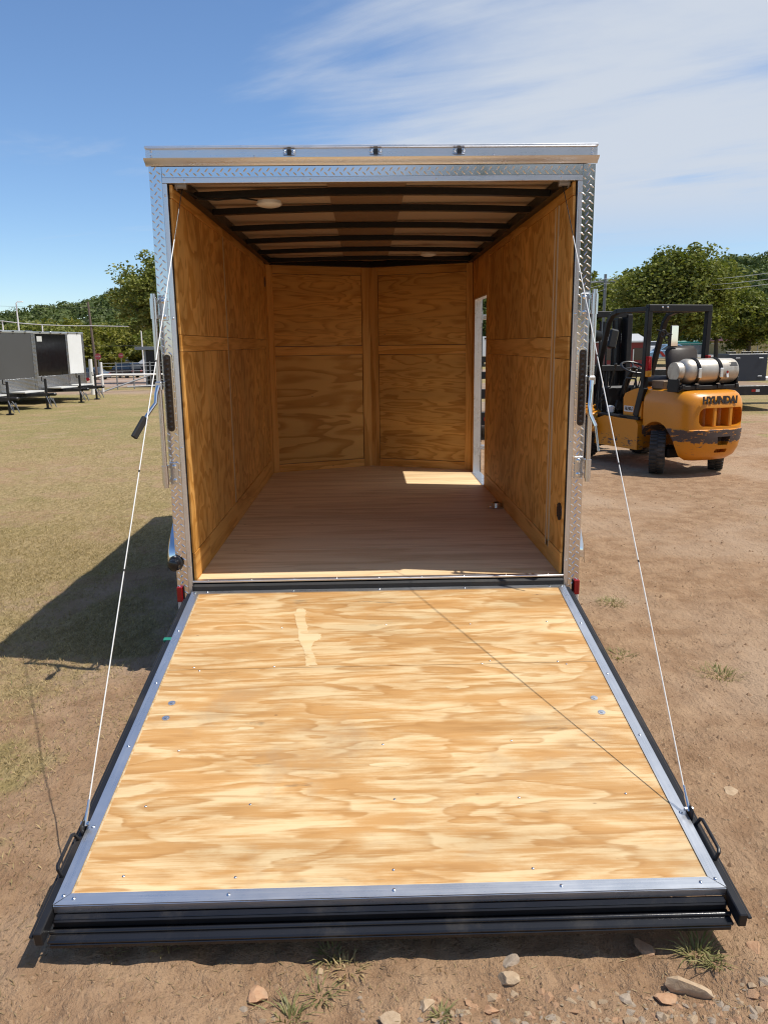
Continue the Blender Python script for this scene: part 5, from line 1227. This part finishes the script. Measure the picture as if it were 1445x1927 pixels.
# white cargo trailer seen through the doorway
wb = GT(908, 690); e = empty('box_truck', (wb[0], wb[1], wb[2]), 0, 'white box body on a dark chassis seen through the side doorway', 'truck')
MB().bx((-1.2, 0, .75), (1.0, 4., 2.2), .02).build('box_body', M['t_white'], e); MB().bx((-1.1, .1, .3), (.9, 3.9, .74), .02).build('chassis', M['black_steel'], e); MB().bx((.1, -.01, 2.0), (.7, -.002, 2.12), 0).build('door_vent', M['black_plastic'], e)
for x in (-.95, .75): MB().lathe((x-.1, .8, .32), (1, 0, 0), [(0, .2), (0, .28), (.03, .32), (.17, .32), (.2, .28), (.2, .2)], 20).build('wheel', M['black_rubber'], e)
# right utility pole and wires
up2, uh2 = vpole('utility_pole', 1139, 516, 58., .14, .11, M['galv'], 'straight grey utility pole left of the big tree', 'utility pole')
for (ya, yb_, yc, lab) in ((524, 525, 508, 'highest pale wire crossing the big tree'), (533, 534, 520, 'middle pale wire crossing the big tree'), (544, 545, 529, 'lowest pale wire crossing the big tree')):
    wire('overhead_wire', [DY(1020, ya+2, 57.8), DY(1139, ya, 57.8), DY(1520, yc-6, 44.)], .016, M['wire'], lab, .45)  # wires coloured light grey for the sun falling on them
MB().bx((-1.1, -.08, uh2-.62), (1.1, .0, uh2-.50), .01).build('cross_arm', M['galv'], up2)
tl_ = [GT(1284, 668), GT(1322, 668)]
for i, p_ in enumerate(tl_):
    p_ = DY((1284, 1312)[i], 650, 100.); z_ = gz_at(p_[0], 100.); e = empty('tarp_stack', (p_[0], 100., z_), 0, ('left', 'right')[i]+' teal tarp covered stack beyond the chain link fence', 'stack', 'teal covered stacks')
    MB().bx((-1.0, 0, 0), (1.0, 1.2, 1.2), .03).build('load', M['galv'], e); MB().bx((-1.05, -.05, 1.202), (1.05, 1.25, 1.75), .08).build('tarp', M.setdefault('teal', plain('teal_tarp', (.02, .22, .18), .5, 0, .2, 3.)), e)

# ------------------------------------------------------------------ trees
M['bark'] = plain('grey_brown_bark', (.10, .078, .058), .9, 0, .3, 9., .6)
M['leaf_a'] = foliage('mid_green_leaves', (.11, .135, .03), (.27, .275, .075)); M['leaf_b'] = foliage('yellow_green_leaves', (.14, .145, .025), (.27, .25, .05)); M['leaf_c'] = foliage('dark_green_leaves', (.07, .10, .03), (.14, .165, .05))
def rand_dirs(n): a = rs.normal(size=(n, 3)); return a/np.linalg.norm(a, axis=1)[:, None]
def tree(name, base, H, rx, rz, zc, nclump, per, leaf, mat, label, cat='tree', group=None, seed=0, cr=.24, oblate=None):
    rs.seed(seed+100); r = random.Random(seed)
    e = empty(name, tuple(base), 0, label, cat, group)
    C = rand_dirs(nclump)*(rs.rand(nclump, 1)**.45); C[:, 2] = np.where(C[:, 2] < -.55, -.55-.25*rs.rand(nclump), C[:, 2])
    lump = 1+.11*np.sin(C[:, 0]*5+seed)+.10*np.cos(C[:, 1]*6+seed*2)
    ce = C*np.array([rx, rx, rz])*lump[:, None] + np.array([0, 0, zc])
    b = MB(); b.tube([(0, 0, -.2), (.05*rx*r.uniform(-1, 1), 0, zc*.35), (.1*rx*r.uniform(-1, 1), .05*rx, zc*.7), (0, 0, zc+rz*.3)], [H*.032, H*.024, H*.018, H*.008], 10); b.build('trunk', M['bark'], e)
    b = MB()
    idx = rs.choice(nclump, min(nclump, 34), replace=False)
    for i in idx:
        t0 = r.uniform(.3, .8); s_ = Vector((0, 0, zc*t0+rz*.2*t0)); q_ = Vector(ce[i]); m_ = s_.lerp(q_, .55)+Vector((0, 0, .08*H*r.uniform(-.3, .8)))
        b.tube([s_, m_, q_], [H*.010, H*.006, H*.002], 6)
    b.build('limbs', M['bark'], e)
    rad = cr*rx*(.6+.8*rs.rand(nclump)); n = nclump*per
    dd = rand_dirs(n)*(rs.rand(n, 1)**.5); P = np.repeat(ce, per, 0)+dd*np.repeat(rad, per)[:, None]*np.array([1.15, 1.15, .75])
    D1 = rand_dirs(n); D1[:, 2] *= .6; D2 = np.cross(D1, rand_dirs(n)); D2 /= np.linalg.norm(D2, axis=1)[:, None]+1e-6
    s_ = leaf*(.6+.8*rs.rand(n, 1)); leaf_mesh('crown', P, D1*s_, D2*s_*.55, mat, e); return e
tb = DY(1262, 690, 53.); tb = (tb[0], 53., 0.)
tree('maple_tree', tb, 8.2, 4.35, 3.0, 4.75, 380, 120, .14, M['leaf_a'], 'large broad green tree above the forklift', seed=1, cr=.20)
p_ = DY(1402, 690, 58.); tree('maple_tree', (p_[0], 58., 0), 5.8, 2.7, 2.3, 3.3, 120, 110, .15, M['leaf_a'], 'smaller green tree right of the big one, above the yellow building', seed=2, cr=.24)
p_ = DY(1345, 690, 74.); tree('maple_tree', (p_[0], 74., 0), 7.5, 3.6, 3.0, 4.4, 140, 90, .19, M['leaf_c'], 'dark tree standing behind the big tree on the right', seed=3)
p_ = DY(1118, 690, 70.); tree('maple_tree', (p_[0], 70., 0), 7.6, 3.0, 3.2, 4.4, 120, 90, .18, M['leaf_a'], 'green tree half hidden behind the right rear post of the trailer', seed=4)
p_ = DY(905, 690, 62.); tree('maple_tree', (p_[0], 62., 0), 7.6, 3.8, 3.4, 4.4, 120, 90, .18, M['leaf_c'], 'dark tree seen through the side doorway of the trailer', seed=5)
p_ = DY(318, 690, 38.); tree('maple_tree', (p_[0], 38., gz_at(p_[0], 38.)), 6.6, 2.1, 2.2, 4.5, 190, 120, .10, M['leaf_a'], 'leafy tree rising behind the left side of the trailer', seed=6, cr=.26)
TG = 'trees along the yard on the left'
spec = [(-15, 640, 118, 4.2, 'leaf_a'), (22, 628, 122, 4.6, 'leaf_a'), (62, 632, 126, 4.4, 'leaf_b'), (98, 622, 120, 5.0, 'leaf_a'), (132, 618, 124, 5.2, 'leaf_b'), (158, 640, 110, 3.0, 'leaf_b'), (176, 630, 128, 4.6, 'leaf_a'), (203, 626, 122, 4.4, 'leaf_b'), (228, 622, 130, 5.0, 'leaf_a'), (256, 630, 122, 4.6, 'leaf_b'), (282, 624, 126, 4.8, 'leaf_a'), (312, 620, 122, 5., 'leaf_a'), (205, 668, 106, 1.9, 'leaf_b'), (272, 660, 112, 2.6, 'leaf_b')]
names = ['at the far left edge over the maroon trailer', 'behind the grey trailer near the street lamp', 'behind the grey trailer, second right of the street lamp', 'over the black trailer', 'over the white trailer', 'low and pale just left of the leaning utility pole', 'right behind the leaning utility pole', 'just right of the leaning utility pole', 'above the first parked cars', 'above the dark SUV', 'left of the trailer frame above the black shed', 'behind the left post of the trailer frame', 'tiny, by the stop sign', 'small, beside the black shed']
for i, ((px, yt, Y, rx, mt), nm) in enumerate(zip(spec, names)):
    t_ = DY(px, yt-14, Y); gz_ = gz_at(t_[0], Y); H_ = t_[2]-gz_
    tree('roadside_tree', (t_[0], Y, gz_), H_, rx, H_*.42, H_*.56, 80, 80, .30, M[mt], 'green roadside tree '+nm, 'tree', TG, 20+i, cr=.30)
for i, (px, yt, Y, rx, mt) in enumerate([(1080, 560, 120, 5, 'leaf_a'), (1150, 552, 125, 5.5, 'leaf_c'), (1215, 560, 120, 5, 'leaf_a'), (1420, 560, 150, 6, 'leaf_a'), (1465, 570, 110, 5, 'leaf_c')]):
    t_ = DY(px, yt, Y); H_ = t_[2]
    tree('roadside_tree', (t_[0], Y, 0), H_, rx, H_*.42, H_*.56, 80, 80, .30, M[mt], 'green tree in the far line on the right, '+('hidden by the trailer post', 'behind the grey utility pole', 'behind the forklift roof', 'behind the green roofed building', 'at the right edge')[i], 'tree', 'trees in the far line on the right', 50+i, cr=.30)
# ------------------------------------------------------------------ wooded hills
def hills(pts, Yr, Y0, z0, x_lo, x_hi, seed, mat, label, leaf, step):
    rs.seed(seed); pxs = [p[0] for p in pts]; pys = [p[1] for p in pts]
    def ridge(X): 
        px = 722.5 + (X-CAM[0])/(Yr-CAM[1])*1500.; return np.interp(px, pxs, pys)
    X0 = DY(x_lo, 600, Yr)[0]; X1 = DY(x_hi, 600, Yr)[0]
    nxg, nyg = 60, 16; gx = np.linspace(X0, X1, nxg); gy = np.linspace(Y0, Yr*1.25, nyg); vs = []
    def hz(X, Y):
        yr = ridge(X); zr = 1.69+(648-.0121*(722.5+(X/Yr)*1477-722.5)-yr)*(Yr-CAM[1])/1477.
        t_ = np.clip((Y-Y0)/(Yr-Y0), 0, 1); t_ = t_*t_*(3-2*t_); f_ = np.where(Y > Yr, 1-.3*(Y-Yr)/(.25*Yr), t_)
        return z0+(zr-5.-z0)*f_
    for X in gx:
        for Y in gy: vs.append((X, Y, float(hz(X*Y/Yr, Y))*1.0))
    vs = [(x*y/Yr, y, z) for x, y, z in [(v[0], v[1], v[2]) for v in vs]]
    fs = [(i*nyg+k, (i+1)*nyg+k, (i+1)*nyg+k+1, i*nyg+k+1) for i in range(nxg-1) for k in range(nyg-1)]
    vs = [(x, y, float(hz(np.array(x*Yr/y), np.array(y)))) for x, y, z in vs]
    MB().add(vs, fs).build('hill', M['hill_soil'], None, 60, kind='structure')
    n = int((X1-X0)*(Yr-Y0)/step**2); Yc = rs.uniform(Y0, Yr*1.02, n); Xn = rs.uniform(X0, X1, n); Zc = hz(Xn, Yc)+rs.uniform(1.5, 4.5, n); Xc = Xn*Yc/Yr
    per = 90; rad = rs.uniform(2.6, 5.2, n); dd = rand_dirs(n*per); dd[:, 2] = np.abs(dd[:, 2])*1.0-.15
    P = np.repeat(np.stack([Xc, Yc, Zc], -1), per, 0)+dd*np.repeat(rad, per)[:, None]*(.75+.3*rs.rand(n*per, 1))*np.array([1, 1, .85])
    D1 = np.cross(dd, rand_dirs(n*per)); D1 /= np.linalg.norm(D1, axis=1)[:, None]+1e-6; D1 += .35*rand_dirs(n*per); D2 = np.cross(D1, dd+.4*rand_dirs(n*per)); D2 /= np.linalg.norm(D2, axis=1)[:, None]+1e-6
    s_ = leaf*(.6+.9*rs.rand(n*per, 1)); leaf_mesh('wooded_hillside', P, D1*s_, D2*s_*.7, mat, None, label=label, cat='woods', kind='stuff')
M['hill_soil'] = plain('dark_green_hill_soil', (.035, .042, .016), .95, 0, .3, .05)  # even dark green ground beneath the hillside crowns
M['leaf_hill'] = foliage('hill_leaves', (.075, .105, .034), (.125, .15, .05), .2)
hills([(-200, 612), (0, 606), (30, 602), (60, 600), (95, 592), (130, 586), (165, 584), (200, 580), (235, 573), (262, 560), (300, 552), (420, 540)], 330., 165., -2.5, -160, 430, 31, M['leaf_hill'], 'wooded green hillside behind the roadside trees on the left', .5, 5.2)
hills([(950, 560), (1060, 548), (1130, 545), (1250, 530), (1340, 514), (1385, 503), (1412, 494), (1445, 496), (1600, 480)], 420., 200., 0., 1000, 1570, 32, M['leaf_hill'], 'wooded dark green hillside behind the big tree on the right', .6, 6.5)

for i, (x, y, h_, r_) in enumerate([(4., -27., 9., 4.), (11., -30., 10., 4.6), (18., -26., 9., 4.2)]):  # unseen trees added to give the right rear post its dark reflection
    tree('maple_tree', (x, y, gz_at(x, y)), h_, r_, h_*.36, h_*.55, 110, 90, .26, M['leaf_c'], ('left', 'middle', 'right')[i]+' tree of three unseen ones added behind the viewer to darken reflections in the rear frame', 'tree', 'unseen trees added behind the viewer', 70+i, cr=.28)
